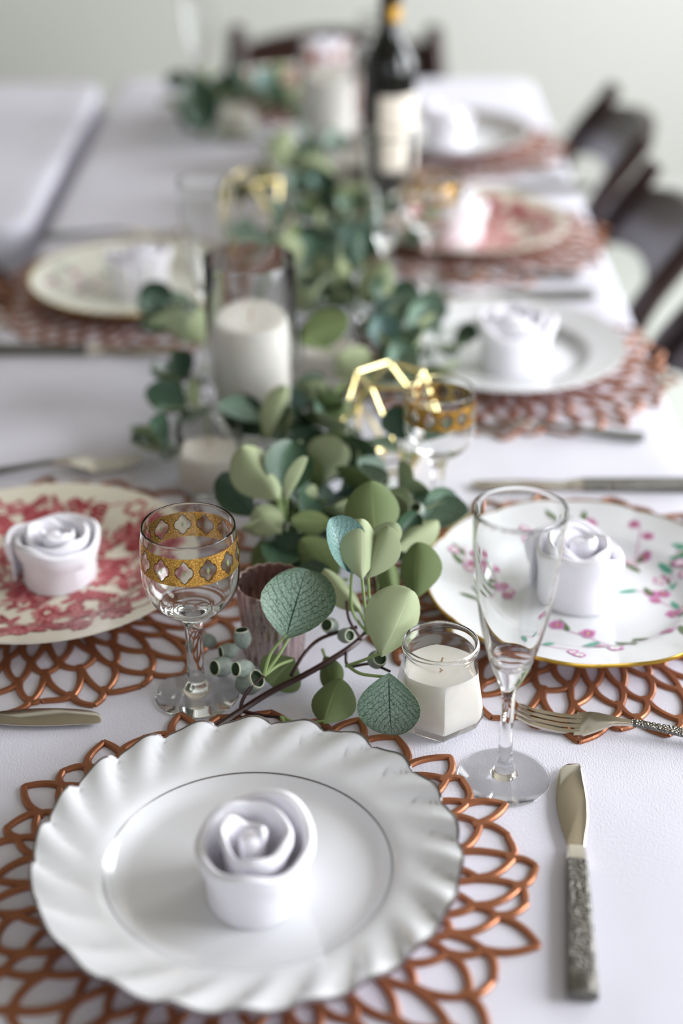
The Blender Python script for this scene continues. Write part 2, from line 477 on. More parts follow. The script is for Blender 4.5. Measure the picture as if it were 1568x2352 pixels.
# ------------------------------------------------------------------ tables and cloths
def round_rect(x0, x1, y0, y1, r, step=0.02):
    pts = []
    cs = [(x1 - r, y0 + r, -90), (x1 - r, y1 - r, 0), (x0 + r, y1 - r, 90), (x0 + r, y0 + r, 180)]
    arcs = []
    for cx, cy_, a0 in cs:
        arcs.append([(cx + r * math.cos(R(a0 + a * 90 / 8)), cy_ + r * math.sin(R(a0 + a * 90 / 8)), math.cos(R(a0 + a * 90 / 8)), math.sin(R(a0 + a * 90 / 8))) for a in range(9)])
    for i in range(4):
        pts += arcs[i]
        p = arcs[i][-1]; q = arcs[(i + 1) % 4][0]
        n = int(math.hypot(q[0] - p[0], q[1] - p[1]) / step)
        for k in range(1, n):
            t = k / n
            pts.append((p[0] + (q[0] - p[0]) * t, p[1] + (q[1] - p[1]) * t, p[2], p[3]))
    return pts
def make_cloth(x0, x1, y0, y1, seed, drop=0.10, rip=0.004, ox=0, oy=0):
    rnd = random.Random(seed)
    pts = round_rect(x0, x1, y0, y1, 0.045)
    n = len(pts); v = []; f = []
    rr = 0.012
    prof = [(-rr - .03, 0), (-rr, 0), (-rr * .6, -.0010), (-rr * .28, -.0038), (-rr * .08, -.0075), (0, -.014)]
    for k in range(1, 9): prof.append((0.003 * k / 8, -.014 - drop * k / 8))
    ph = [rnd.uniform(0, 6.28) for _ in range(4)]
    L = 0; s = []
    for i, p in enumerate(pts):
        q = pts[i - 1]; L += math.hypot(p[0] - q[0], p[1] - q[1]) if i else 0; s.append(L)
    for j, (o, z) in enumerate(prof):
        k = max(0, (j - 5) / 8.0)
        for i, p in enumerate(pts):
            w_ = (math.sin(s[i] * 31 + ph[0]) * .5 + math.sin(s[i] * 17 + ph[1]) * .35 + math.sin(s[i] * 47 + ph[2]) * .15 + .6) * rip * k
            v.append((p[0] + p[2] * (o + w_) - ox, p[1] + p[3] * (o + w_) - oy, z))
    for j in range(len(prof) - 1):
        for i in range(n):
            i2 = (i + 1) % n
            f.append((j * n + i, (j + 1) * n + i, (j + 1) * n + i2, j * n + i2))
    f.append(tuple(range(n)))
    me = mesh('cloth', v, f, M_cloth)
    return fix_normals(me)
def make_table(name, x0, x1, y0, y1, label, mz=TZ - .002):
    t = thing(name, ((x0 + x1) / 2, (y0 + y1) / 2, 0), 0, label, 'table')
    hx, hy = (x1 - x0) / 2 - .004, (y1 - y0) / 2 - .004
    pts = round_rect(-hx, hx, -hy, hy, .04, 0.2)
    v = [(p[0], p[1], z) for z in (mz - .04, mz) for p in pts]; n = len(pts)
    f = [(i, (i + 1) % n, n + (i + 1) % n, n + i) for i in range(n)] + [tuple(reversed(range(n))), tuple(range(n, 2 * n))]
    obj('tabletop', mesh('tabletop', v, f, M_tabletop, False), t)
    for sx in (-1, 1):
        for sy in (-1, 1):
            v, f = tube([(sx * (hx - .09), sy * (hy - .05), 0), (sx * (hx - .09), sy * (hy - .05), mz - .04)], .014, 10)
            obj('leg', mesh('leg', v, f, M_legmetal), t)
    for sy in (-1, 1):
        v, f = tube([(-(hx - .09), sy * (hy - .05), .12), (hx - .09, sy * (hy - .05), .12)], .010, 8)
        obj('crossbar', mesh('crossbar', v, f, M_legmetal), t)
TX0, TX1, TY0, TY1 = -0.401, 0.345, 0.43, 2.88
make_table('folding_table', TX0 + .004, TX1 - .004, TY0 + .004, TY1 - .004, 'long folding table under the white cloth set for dinner')
c1 = obj('tablecloth', make_cloth(TX0, TX1, TY0, TY1, 3, ox=0, oy=0), None, (0, 0, TZ))
tag(c1, 'white woven tablecloth under the plates, candles and greenery', 'tablecloth')
SX0, SX1, SY0, SY1 = -2.1, -0.430, 2.06, 2.85
make_table('folding_table', SX0 + .004, SX1 - .004, SY0 + .004, SY1 - .004, 'bare side folding table beside the long table, standing under white cloth')
c2 = obj('tablecloth', make_cloth(SX0, SX1, SY0, SY1, 5), None, (0, 0, TZ))
tag(c2, 'plain white tablecloth with nothing on it, covering the side table', 'tablecloth')

# ------------------------------------------------------------------ chairs
def make_chair_parts():
    parts = []
    # local: +x away from the table, floor at z 0
    v, f = box(-.11, .215, -.190, .190, .425, .455, .012); parts.append(('seat_frame', mesh('seat_frame', v, f, M_wood)))
    v, f = box(-.10, .195, -.178, .178, .452, .482, .014); parts.append(('seat', mesh('seat', v, f, M_seat)))
    for sx in (-.085, ):
        for sy in (-.168, .168):
            v, f = tube([(sx, sy, .43), (sx, sy, .25), (sx - .01, sy, 0)], [.020, .017, .013], 8)
            parts.append(('leg', mesh('leg', v, f, M_wood)))
    for sy in (-.172, .172):
        pts = smooth_path([(.262, sy, 0), (.232, sy, .22), (.215, sy, .45), (.222, sy, .58), (.250, sy * .95, .68), (.300, sy * .92, .755), (.318, sy * .92, .785)], 4)
        rad = [.015] * len(pts)
        for i in range(len(pts)): rad[i] = .014 + .004 * math.sin(PI * i / (len(pts) - 1))
        rad[-1] = .010
        v, f = tube(pts, rad, 10); parts.append(('back_post', mesh('back_post', v, f, M_wood)))
    # broad bowed crest panel
    def crest(z0, z1, arch, thick, name, hw, under=.35):
        def cx(z):
            t = [(.45, .215), (.58, .222), (.68, .250), (.76, .302), (.82, .340)]
            for (a, b), (c, d) in zip(t, t[1:]):
                if z <= c: return b + (d - b) * (z - a) / (c - a)
            return t[-1][1]
        v = []; f = []; ny, nz = 16, 6
        for side in (0, 1):
            for i in range(ny + 1):
                q_ = (-1 + 2 * i / ny); y = q_ * hw; e = 1 - q_ ** 2
                for k in range(nz + 1):
                    zl = z0 + arch * under * e; z = zl + (z1 + arch * e - zl) * k / nz
                    v.append((cx(z) + .022 * e + (thick if side else 0), y, z))
        W = nz + 1; H = (ny + 1) * W
        for i in range(ny):
            for k in range(nz):
                a = i * W + k
                f.append((a, a + 1, a + W + 1, a + W)); f.append((H + a, H + a + W, H + a + W + 1, H + a + 1))
        for i in range(ny):
            a = i * W; f.append((a, a + W, H + a + W, H + a)); a += nz; f.append((a, H + a, H + a + W, a + W))
        for i in (0, ny):
            for k in range(nz):
                a = i * W + k; f.append((a, H + a, H + a + 1, a + 1))
        me = fix_normals(mesh(name, v, f, M_wood))
        return (name, me)
    parts.append(crest(.662, .748, .028, .020, 'crest_rail', .158, 1.1))
    parts.append(crest(.535, .570, .0, .018, 'lower_rail', .170))
    for sy in (-.168, .168):
        v, f = tube([(-.088, sy, .16), (.236, sy, .16)], .009, 8); parts.append(('stretcher', mesh('stretcher', v, f, M_wood)))
    return parts
CHAIR = make_chair_parts()
def chair(x, y, rz, label, wide=1.0):
    t = thing('dining_chair', (x, y, 0), rz, label, 'chair', 'mahogany dining chairs around the table')
    for n_, me in CHAIR: obj(n_, me, t).scale = (1, wide, 1)
chair(0.150, 2.53, R(0), 'dark mahogany chair tucked in at the grey banded plate beside the wine bottle')
chair(0.138, 2.075, R(0), 'dark mahogany chair tucked in at the red plate on the wine bottle side')
chair(0.142, 1.62, R(0), 'dark mahogany chair tucked in at the white plate with wide grey rim')
chair(-0.202, 1.82, R(180), 'dark mahogany chair tucked in at the cream gold edged plate')
chair(-0.012, 2.83, R(90), 'dark mahogany chair at the head of the table, facing the bottle', 1.22)

# ------------------------------------------------------------------ placemats
def make_mat(seed):
    rnd = random.Random(seed); mb = MB()
    NP = 34
    rings = [0.066, 0.091, 0.116, 0.141, 0.166, 0.190]
    tips = []
    for k, r in enumerate(rings):
        row = []
        for i in range(NP):
            a = 2 * PI * (i + 0.5 * (k % 2)) / NP + rnd.uniform(-.20, .20) * 2 * PI / NP
            rr = r + rnd.uniform(-.008, .008)
            if k == len(rings) - 1: rr = r + (.000, -.010, -.004, -.014)[(i * 3 + seed) % 4] + rnd.uniform(-.004, .002)
            row.append((rr, a))
        tips.append(row)
    def strand(pts, w0, w1, hgt=.0026):
        v = []; f = []; n = len(pts)
        for i, p in enumerate(pts):
            d = (pts[min(i + 1, n - 1)] - pts[max(i - 1, 0)]).normalized()
            s = Vector((-d.y, d.x, 0)); t = i / (n - 1)
            wd = (w0 + (w1 - w0) * t) / 2
            for (o, z) in ((-1, 0), (-1, hgt * .62), (-.55, hgt), (.55, hgt), (1, hgt * .62), (1, 0)):
                v.append(p + s * (o * wd) + Vector((0, 0, z)))
        for i in range(n - 1):
            for k in range(5): f.append((i * 6 + k, i * 6 + k + 1, (i + 1) * 6 + k + 1, (i + 1) * 6 + k))
        f.append((5, 4, 3, 2, 1, 0)); b = (n - 1) * 6; f.append((b, b + 1, b + 2, b + 3, b + 4, b + 5))
        mb.add(v, f)
    def pol(r, a): return Vector((r * math.cos(a), r * math.sin(a), 0))
    for k in range(1, len(rings)):
        for i in range(NP):
            ro, ao = tips[k][i]
            for sgn in (-1, 1):
                if k % 2: j = i if sgn < 0 else (i + 1) % NP
                else: j = (i - 1) % NP if sgn < 0 else i
                ri, ai = tips[k - 1][j]
                da = (ai - ao + PI) % (2 * PI) - PI
                g = ro - ri
                c = smooth_path([pol(ro, ao), pol(ro - .0012, ao + da * .10), pol(ro - g * .34, ao + da * .52), pol(ro - g * .72, ao + da * .86), pol(ri - .005, ao + da * 1.0)], 3)
                strand(c, .0044, .0064)
    v, f = lathe([(0.058, 0), (0.058, .0024), (0.070, .0024), (0.070, 0)], 64); mb.add(v, f)
    me = mb.build('placemat', M_copper)
    me.polygons.foreach_set('use_smooth', [False] * len(me.polygons))
    return me
MATS = [make_mat(1), make_mat(2)]
def placemat(x, y, rz, k, label):
    o = obj('placemat', MATS[k], None, (x, y, TZ + .0002), (0, 0, rz))
    tag(o, label, 'placemat', 'copper cutout placemats under the plates')

# ------------------------------------------------------------------ plates
def plate_mesh(Rr, prof, mats, lobes=0, scal=0.0, flute=0.0, twist=0.0, seg=None, well=0.66, jag=0.5, th=.0035):
    """prof(t) -> z of the upper face, t = r/R; fluted and scalloped towards the rim"""
    seg = seg or (lobes * 14 if lobes else 128)
    ts = [0, .15, .3, .45, .55, .60, .63, .66, .69, .72, .76, .80, .84, .88, .92, .95, .975, .99, 1.0]
    v = [(0, 0, prof(0))]; f = []
    def edge(a, t):
        """scallop and flute at angle a"""
        ph = lobes * (a / (2 * PI)) + twist * (1 - t)
        c = abs(math.sin(PI * ph)) if lobes else 1.0
        c = c ** jag
        k = smoothstep(well, 1.0, t)
        rad = 1 - scal * (1 - c) * smoothstep(.9, 1, t)
        q = ph - math.floor(ph)
        saw = (c - .7) * flute * k
        saw += flute * .35 * k * math.sin(2 * PI * q)
        return rad, saw
    def top(t, a):
        rd, dz = edge(a, t); r = t * Rr * rd
        return r, prof(t) + dz
    rows = [[0] * seg]
    for t in ts[1:]:
        row = []
        for k in range(seg):
            a = 2 * PI * k / seg; r, z = top(t, a)
            row.append(len(v)); v.append((r * math.cos(a), r * math.sin(a), z))
        rows.append(row)
    ntop = len(ts)
    for t in (1.0, .97, .92, .84, .76, .70, .64, .60):
        row = []
        for k in range(seg):
            a = 2 * PI * k / seg; r, z = top(t, a)
            z = max(z - th, 0.0) if t < 1 else z - th * .55
            row.append(len(v)); v.append((r * math.cos(a) * (1 if t == 1 else 1), r * math.sin(a), z))
        rows.append(row)
    row = []
    for k in range(seg):
        a = 2 * PI * k / seg; row.append(len(v)); v.append((.56 * Rr * math.cos(a), .56 * Rr * math.sin(a), 0.0))
    rows.append(row)
    for i, (a, b) in enumerate(zip(rows, rows[1:])):
        for k in range(seg):
            k2 = (k + 1) % seg
            if i == 0: f.append((0, b[k], b[k2]))
            else: f.append((a[k], b[k], b[k2], a[k2]))
    f.append(tuple(reversed(rows[-1])))
    me = mesh('plate_body', v, f, mats)
    return me, top
def edge_band(top, Rr, seg, m, t0=.985, out=.0006, name='rim_band'):
    """metal line painted over the plate's rim"""
    v = []; f = []
    prof = [(t0, .0003), (.995, .0005), (1.0, .0004), (1.0 + out / Rr, -.0008), (1.0 + out / Rr * .8, -.0026)]
    for j, (t, dz) in enumerate(prof):
        for k in range(seg):
            a = 2 * PI * k / seg; r, z = top(min(t, 1.0), a)
            if t > 1: r += (t - 1) * Rr
            v.append((r * math.cos(a), r * math.sin(a), z + dz))
    for j in range(len(prof) - 1):
        for k in range(seg):
            k2 = (k + 1) % seg; f.append((j * seg + k, (j + 1) * seg + k, (j + 1) * seg + k2, j * seg + k2))
    return mesh(name, v, f, m)
def ring_line(top, Rr, t0, t1, m, name, dz=.0003, seg=160):
    v = []; f = []
    for t in (t0, (t0 + t1) / 2, t1):
        for k in range(seg):
            a = 2 * PI * k / seg; r, z = top(t, a); v.append((r * math.cos(a), r * math.sin(a), z + dz))
    for j in range(2):
        for k in range(seg):
            k2 = (k + 1) % seg; f.append((j * seg + k, (j + 1) * seg + k, (j + 1) * seg + k2, j * seg + k2))
    return mesh(name, v, f, m)

def prof_dinner(t):   # flat well, steep shoulder, wide rim
    return .0055 + .010 * smoothstep(.58, .72, t) + .010 * max(0, (t - .66) / .34) ** 1.1
def prof_coupe(t):
    return .0050 + .0065 * smoothstep(.56, .72, t) + .0125 * max(0, (t - .62) / .38) ** 1.2
LOB = 22
pl_front, top_front = plate_mesh(.1365, prof_dinner, M_porc, LOB, .022, .0062, -3.0, well=.69, jag=.36)
front_edge = edge_band(top_front, .1365, LOB * 14, M_silver, t0=.99, out=.0004)
front_line = ring_line(top_front, .1365, .669, .674, M_silver, 'silver_ring', seg=LOB * 14)
pl_red, top_red = plate_mesh(.130, prof_coupe, M_cream)
pl_floral, top_floral = plate_mesh(.130, prof_coupe, M_porc, 12, .018, .0012, 0, seg=168, well=.72, jag=.6)
floral_edge = edge_band(top_floral, .130, 168, M_gold, t0=.989)
pl_ivory, top_ivory = plate_mesh(.130, prof_coupe, M_ivory)
ivory_edge = edge_band(top_ivory, .130, 128, M_gold, t0=.978)
pl_grey, top_grey = plate_mesh(.130, prof_dinner, M_porc)

class Decal:
    def __init__(s, top, Rr): s.mb = MB(); s.top = top; s.R = Rr; s.lay = 0
    def z(s, x, y):
        r = min(math.hypot(x, y), s.R * .985); return s.top(r / s.R, math.atan2(y, x))[1]
    def shape(s, pts, mi):
        """filled outline conforming to the plate's upper face"""
        s.lay += 1
        dz = .00022 + .0000022 * (s.lay % 200)
        cx = sum(p[0] for p in pts) / len(pts); cy_ = sum(p[1] for p in pts) / len(pts)
        n = len(pts); v = [(cx, cy_, s.z(cx, cy_) + dz)]; f = []
        for k in (.5, 1.0):
            for p in pts:
                x, y = cx + (p[0] - cx) * k, cy_ + (p[1] - cy_) * k
                v.append((x, y, s.z(x, y) + dz))
        for i in range(n):
            i2 = (i + 1) % n
            f.append((0, 1 + i, 1 + i2)); f.append((1 + i, 1 + n + i, 1 + n + i2, 1 + i2))
        s.mb.add(v, f, mi)
    def petal(s, x, y, a, L, W, mi, n=12, point=1.0):
        pts = []
        for i in range(n):
            t = 2 * PI * i / n
            u = .5 - .5 * math.cos(t); wv = math.sin(t) * (1 - .35 * u * point)
            px, py = u * L, wv * W / 2
            pts.append((x + px * math.cos(a) - py * math.sin(a), y + px * math.sin(a) + py * math.cos(a)))
        s.shape(pts, mi)
    def ok(s, x, y, m_): return math.hypot(x, y) < s.R * .96 - m_
    def flower(s, x, y, r, n, m_out, m_in, m_c, rnd):
        a0 = rnd.uniform(0, 6.28)
        for i in range(n): s.petal(x, y, a0 + 2 * PI * i / n + rnd.uniform(-.1, .1), r * rnd.uniform(.85, 1.05), r * 2.6 / n * 1.5, m_out, 10, -.8)
        for i in range(n): s.petal(x, y, a0 + 2 * PI * (i + .5) / n, r * .62, r * 1.7 / n * 1.3, m_in, 8, -.5)
        s.petal(x - r * .2, y, 0, r * .4, r * .4, m_c, 8, 0)
    def leaf(s, x, y, a, L, W, m1, m2):
        s.petal(x, y, a, L, W, m1, 12, .9)
        s.petal(x + L * .15 * math.cos(a), y + L * .15 * math.sin(a), a, L * .6, W * .22, m2, 8, .8)
    def stalk(s, pts, wd, mi):
        pts = [Vector((p[0], p[1], 0)) for p in pts]; pts = smooth_path(pts, 5)
        s.lay += 1; dz = .00022 + .0000022 * (s.lay % 200); v = []; f = []
        for i, p in enumerate(pts):
            d = (pts[min(i + 1, len(pts) - 1)] - pts[max(i - 1, 0)]).normalized(); q = Vector((-d.y, d.x, 0)) * wd / 2
            for e in (p - q, p + q): v.append((e.x, e.y, s.z(e.x, e.y) + dz))
        for i in range(len(pts) - 1): f.append((2 * i, 2 * i + 1, 2 * i + 3, 2 * i + 2))
        s.mb.add(v, f, mi)
    def build(s, name, mats): return s.mb.build(name, mats)   # flat print: one part

def red_print(seed):
    rnd = random.Random(seed); d = Decal(top_red, .130)
    spots = []
    tries = 0
    while len(spots) < 70 and tries < 9000:
        tries += 1
        r = .118 * math.sqrt(rnd.uniform(.02, 1)); a = rnd.uniform(0, 2 * PI)
        x, y = r * math.cos(a), r * math.sin(a); rad = rnd.choice((.009, .012, .015, .019, .022)) if tries < 3000 else .008
        if not d.ok(x, y, rad * .9): continue
        if all(math.hypot(x - q[0], y - q[1]) > (rad + q[2]) * .84 for q in spots): spots.append((x, y, rad))
    for (x, y, rad) in spots:      # scrolling stalks between the blooms
        for _ in range(2):
            q = min((s for s in spots if s[0] != x), key=lambda s: math.hypot(s[0] - x, s[1] - y) + rnd.uniform(0, .03))
            mx, my = (x + q[0]) / 2 + rnd.uniform(-.008, .008), (y + q[1]) / 2 + rnd.uniform(-.008, .008)
            d.stalk([(x, y), (mx, my), (q[0], q[1])], rnd.uniform(.0012, .0026), rnd.choice((0, 1, 1)))
            for k in range(3):
                aa = rnd.uniform(0, 6.28)
                if d.ok(mx, my, .016): d.leaf(mx, my, aa, rnd.uniform(.010, .017), rnd.uniform(.005, .008), rnd.choice((0, 1, 2)), 0)
    for (x, y, rad) in spots:
        k = rnd.random()
        if k < .62: d.flower(x, y, rad, rnd.choice((6, 8, 10)), rnd.choice((0, 1, 1, 2)), rnd.choice((0, 2, 3)), rnd.choice((0, 3)), rnd)
        else:
            a = rnd.uniform(0, 6.28)
            for i in range(7):
                t = i / 6; sx, sy = x + (t - .5) * 2 * rad * math.cos(a), y + (t - .5) * 2 * rad * math.sin(a)
                for sg in (-1, 1):
                    if d.ok(sx, sy, rad * .8): d.petal(sx, sy, a + sg * .9, rad * .8 * (1 - .4 * t), rad * .3, rnd.choice((0, 1)), 8, .8)
    return d.build('red_floral_print', [M_red1, M_red2, M_red3, M_cream])
RED = [red_print(4)]

def sprig(d, rnd, x, y, a, n, leafL, mats):
    """a flowering sprig: curved stalk, leaves, small blossoms"""
    px, py = x, y; pts = [(x, y)]
    for i in range(n):
        a += rnd.uniform(-.3, .3); px += .014 * math.cos(a); py += .014 * math.sin(a)
        if not d.ok(px, py, .010): break
        pts.append((px, py))
    if len(pts) > 2: d.stalk(pts, .0008, 2)
    for i, (qx, qy) in enumerate(pts):
        k = rnd.random(); b = a + rnd.choice((-1, 1)) * rnd.uniform(.5, 1.2)
        if k < .55:
            if d.ok(qx + leafL * math.cos(b), qy + leafL * math.sin(b), .004): d.leaf(qx, qy, b, leafL * rnd.uniform(.8, 1.2), leafL * .42, rnd.choice((0, 0, 1)), 0)
        if k > .25:
            ex, ey = qx + rnd.uniform(-.010, .010), qy + rnd.uniform(-.010, .010)
            if d.ok(ex, ey, .009): d.flower(ex, ey, rnd.uniform(.0050, .0075), 5, 2, rnd.choice((3, 5)), 4, rnd)
def floral_print():
    rnd = random.Random(11); d = Decal(top_floral, .130)
    for (x, y, a, n) in ((.060, -.010, 1.0, 5), (.095, -.045, 2.2, 5), (.070, -.060, 3.5, 4), (.030, -.085, 2.9, 4), (.085, .015, 1.3, 5), (.055, .035, 1.9, 4),
                         (-.060, .010, 2.6, 4), (-.085, -.020, 1.2, 4), (-.095, .030, 1.6, 3), (-.040, .085, .4, 4), (.010, .098, 3.0, 3), (.100, .020, 4.4, 4), (-.055, -.085, 5.7, 3)):
        sprig(d, rnd, x, y, a, n, .016, None)
    return d.build('flower_sprig_print', [M_gr1, M_gr2, M_pk1, M_pk2, M_ye, M_porc])
def ivory_print():
    rnd = random.Random(5); d = Decal(top_ivory, .130)
    for (x, y, a, n) in ((-.062, .02, 2.2, 4), (-.055, .0, 3.4, 4), (-.05, .03, 1.2, 3)): sprig(d, rnd, x, y, a, n, .020, None)
    return d.build('flower_sprig_print', [M_gr1, M_gr2, M_pk1, M_pk2, M_ye, M_ivory])

PZ = TZ + .0032
def plate(x, y, rz, body, extras, label):
    t = thing('dinner_plate', (x, y, PZ), rz, label, 'plate', 'dinner plates on the placemats')
    obj('plate_body', body, t)
    for n_, me in extras:
        o = obj(n_, me, t)
        if n_.endswith('print'): o['kind'] = 'stuff'
SET = {'front': (-.0593, .765), 'L1': (-.250, 1.131), 'R1': (.198, 1.100), 'L2': (-.248, 1.80), 'R2': (.180, 1.588), 'R3': (.170, 2.01), 'R4': (.168, 2.44), 'H': (-.078, 2.742)}
placemat(*SET['front'], R(8), 0, 'copper cutout placemat under the fluted silver edged plate')
placemat(*SET['L1'], R(31), 1, 'copper cutout placemat under the red floral plate beside the gold banded goblet')
placemat(*SET['R1'], R(77), 0, 'copper cutout placemat under the gold edged plate with pink flower sprigs')
placemat(*SET['L2'], R(140), 1, 'copper cutout placemat under the ivory gold edged plate')
placemat(*SET['R2'], R(205), 0, 'copper cutout placemat under the white plate with wide grey ring')
placemat(*SET['R3'], R(260), 1, 'copper cutout placemat under the red plate between two mahogany chairs and the bottle')
placemat(*SET['R4'], R(300), 0, 'copper cutout placemat under the grey banded plate nearest the bottle')
placemat(*SET['H'], R(20), 1, 'copper cutout placemat at the head of the table')
plate(*SET['front'], R(4), pl_front, [('rim_band', front_edge), ('silver_ring', front_line)], 'white dinner plate with swirled fluted scalloped rim and silver edge')
plate(*SET['L1'], R(15), pl_red, [('red_floral_print', RED[0])], 'cream plate covered in red floral print, beside the gold banded goblet')
plate(*SET['R1'], R(0), pl_floral, [('rim_band', floral_edge), ('flower_sprig_print', floral_print())], 'white gold edged plate with pink flower and green leaf sprigs')
plate(*SET['L2'], R(0), pl_ivory, [('rim_band', ivory_edge), ('flower_sprig_print', ivory_print())], 'ivory plate with gold rim and one green sprig')
plate(*SET['R2'], 0, pl_grey, [('grey_rim_band', ring_line(top_grey, .130, .60, .70, M_greyband, 'grey_rim_band'))], 'white plate with a pale grey ring around its well')
plate(*SET['R3'], R(130), pl_red, [('red_floral_print', RED[0])], 'cream plate with red floral print in front of the mahogany chairs')
plate(*SET['R4'], 0, pl_grey, [('grey_rim_band', ring_line(top_grey, .130, .72, .96, M_taupe, 'grey_rim_band'))], 'white plate with a broad grey rim band')
plate(*SET['H'], R(200), pl_red, [('red_floral_print', RED[0])], 'cream plate with red floral print at the head of the table')

# ------------------------------------------------------------------ napkin roses
def napkin_mesh(seed, Rr, H, turns=3.2, slant=.10):
    """one napkin strip rolled into a rose: a spiral wall whose folded top edge rises and dips"""
    rnd = random.Random(seed); mb = MB()
    n = 150; prof_n = 9; v = []; f = []
    ph = rnd.uniform(0, 6.28)
    for i in range(n + 1):
        t = i / n; a = ph + t * turns * 2 * PI
        rho = .0065 + (Rr - .0065) * t ** .88
        rho *= 1 + (.02 + .045 * (1 - t)) * math.sin(3 * a + ph) + .02 * math.sin(2 * a + 1)
        # top edge: high in the middle, lower and slanting outside
        # the outer wrap dips towards -y
        top = H * (.97 - .16 * t ** 1.2) + H * (slant * t) * math.cos(a - PI / 2) + H * .05 * math.sin(2.3 * a + ph) * (.4 + t) + H * .025 * math.sin(5.1 * a + 1.3)
        top += H * .07 * math.sin(1.5 * a + ph) * (1 - t)
        if t > .97: top *= 1 - .06 * (t - .97) / .03
        ca, sa = math.cos(a), math.sin(a)
        lip = .0034 + .0028 * t + .0012 * math.sin(1.7 * a)
        bulge = .0022
        zb = 0.0 if t > .25 else H * .25
        # inside face up, rolled lip, outside flap, outside face down
        sec = [(-.0016, zb), (-.0014, top * .55), (-.0010, top - .006), (.0002, top - .0012), (lip * .5, top), (lip, top - .0022), (lip * .95, top - .008), (lip * .45 , top - .0125 - .006 * t), (bulge * .3, top * .5), (.0004, zb)]
        for (o, z) in sec:
            r = rho + o
            v.append((r * ca, r * sa, max(z, 0)))
    S = 10
    for i in range(n):
        for k in range(S - 1): f.append((i * S + k, (i + 1) * S + k, (i + 1) * S + k + 1, i * S + k + 1))
        f.append((i * S + S - 1, (i + 1) * S + S - 1, (i + 1) * S, i * S))
    f.append(tuple(range(S))); f.append(tuple(reversed(range(n * S, n * S + S))))
    mb.add(v, f)
    # the tight bud in the middle
    bud = [(0, H * .92), (.003, H * .915), (.0055, H * .89), (.0068, H * .84), (.0066, H * .6), (.006, H * .2), (0, H * .2)]
    mb.add(*lathe(list(reversed(bud)), 20))
    me = mb.build('napkin', M_napkin)
    return fix_normals(me)
NAP = [napkin_mesh(2, .0365, .054, 2.35, .15), napkin_mesh(7, .0365, .047, 3.1, .05), napkin_mesh(9, .036, .056, 2.7, .08)]
def napkin(key, dx, dy, k, rz, label, s=1.0):
    x, y = SET[key]
    o = obj('napkin_rose', NAP[k], None, (x + dx, y + dy, PZ + .0060), (0, 0, rz)); o.scale = (s, s, s)
    tag(o, label, 'napkin', 'rolled white napkin roses on the plates')
napkin('front', .003, -.021, 0, R(0), 'tall white napkin rolled into a rose on the fluted plate')
napkin('L1', .011, -.004, 1, R(40), 'white napkin rose on the red plate beside the gold banded goblet')
napkin('R1', -.006, -.004, 2, R(100), 'white napkin rose on the plate with pink flower sprigs', 1.04)
napkin('L2', .008, -.012, 2, R(200), 'white napkin rose on the ivory gold edged plate', 1.05)
napkin('R2', .004, -.020, 2, R(10), 'white napkin rose on the plate with the pale grey ring', 1.14)
napkin('R3', -.026, -.025, 2, R(300), 'white napkin rose on the red plate in front of the mahogany chairs', 1.12)
napkin('R4', -.006, -.030, 2, R(80), 'white napkin rose on the plate with broad grey rim', 1.12)
napkin('H', .040, -.01, 2, R(170), 'white napkin rose on the red plate at the head of the table', 1.05)

# ------------------------------------------------------------------ glasses
def glass_mesh(prof, n=72):
    v, f = lathe(prof, n); return fix_normals(mesh('glass', v, f, M_glass))
def spline2(pts, sub=4):
    return [(max(p.x, 0), p.y) for p in smooth_path([Vector((a, b, 0)) for a, b in pts], sub)]
gob_out = [(.0358, .1225), (.0352, .133), (.0343, .142), (.0338, .1475)]
GOB_OUT = spline2([(.0105, .0715), (.0140, .0755), (.0205, .0795), (.0285, .0870), (.0338, .0975), (.0357, .1095)] + gob_out, 4)
GOB_IN = [(max(r - .0013, 0), z) for r, z in reversed(GOB_OUT) if z > .082]
gob = [(0, .0006), (.012, .0004), (.0305, 0), (.0318, .0009), (.0312, .0019), (.020, .0036), (.012, .0062), (.0088, .0090), (.0085, .0108), (.0072, .0125), (.0066, .0145)] + \
      [(.0063, .03), (.0064, .05), (.0070, .062), (.0085, .0685)] + GOB_OUT + [(.0334, .1484), (.0328, .1484)] + GOB_IN + [(.016, .0818), (.0085, .0806), (0, .0803)]
GOBLET = glass_mesh(gob)
def band_mesh():
    seg = 120; NB = 13; v = []; f = []; uv = []
    def rad(z):
        for (r0, z0), (r1, z1) in zip(GOB_OUT, GOB_OUT[1:]):
            if z0 <= z <= z1: return r0 + (r1 - r0) * (z - z0) / max(z1 - z0, 1e-9)
        return GOB_OUT[-1][0]
    zs = [.1185 + (.1400 - .1185) * k / 6 for k in range(7)]
    for j, z in enumerate(zs):
        for k in range(seg + 1):
            a = 2 * PI * k / seg; r = rad(z) + .00018
            v.append((r * math.cos(a), r * math.sin(a), z)); uv.append((NB * k / seg, j / 6))
    W = seg + 1
    for j in range(6):
        for k in range(seg): f.append((j * W + k, j * W + k + 1, (j + 1) * W + k + 1, (j + 1) * W + k))
    return mesh('gold_band', v, f, M_goldband, True, None, uv)
BAND = band_mesh()
FL_OUT = spline2([(.0066, .0800), (.0108, .0895), (.0160, .1045), (.0218, .1290), (.0262, .1580), (.0292, .1900), (.0302, .2165)], 5)
FL_IN = [(max(r - .0007 - .0010 * max(0, (.15 - z) / .05), 0), z) for r, z in reversed(FL_OUT) if z > .099]
flute = [(0, .0006), (.014, .0004), (.0315, 0), (.0326, .0006), (.0320, .0013), (.020, .0022), (.0100, .0042), (.0072, .0085), (.0068, .0120), (.0056, .0150), (.0049, .030), (.0046, .055), (.0048, .072)] + FL_OUT + [(.0300, .2170), (.0297, .2170)] + FL_IN + [(.0075, .0965), (.0035, .0945), (0, .0940)]
FLUTE = glass_mesh(flute)
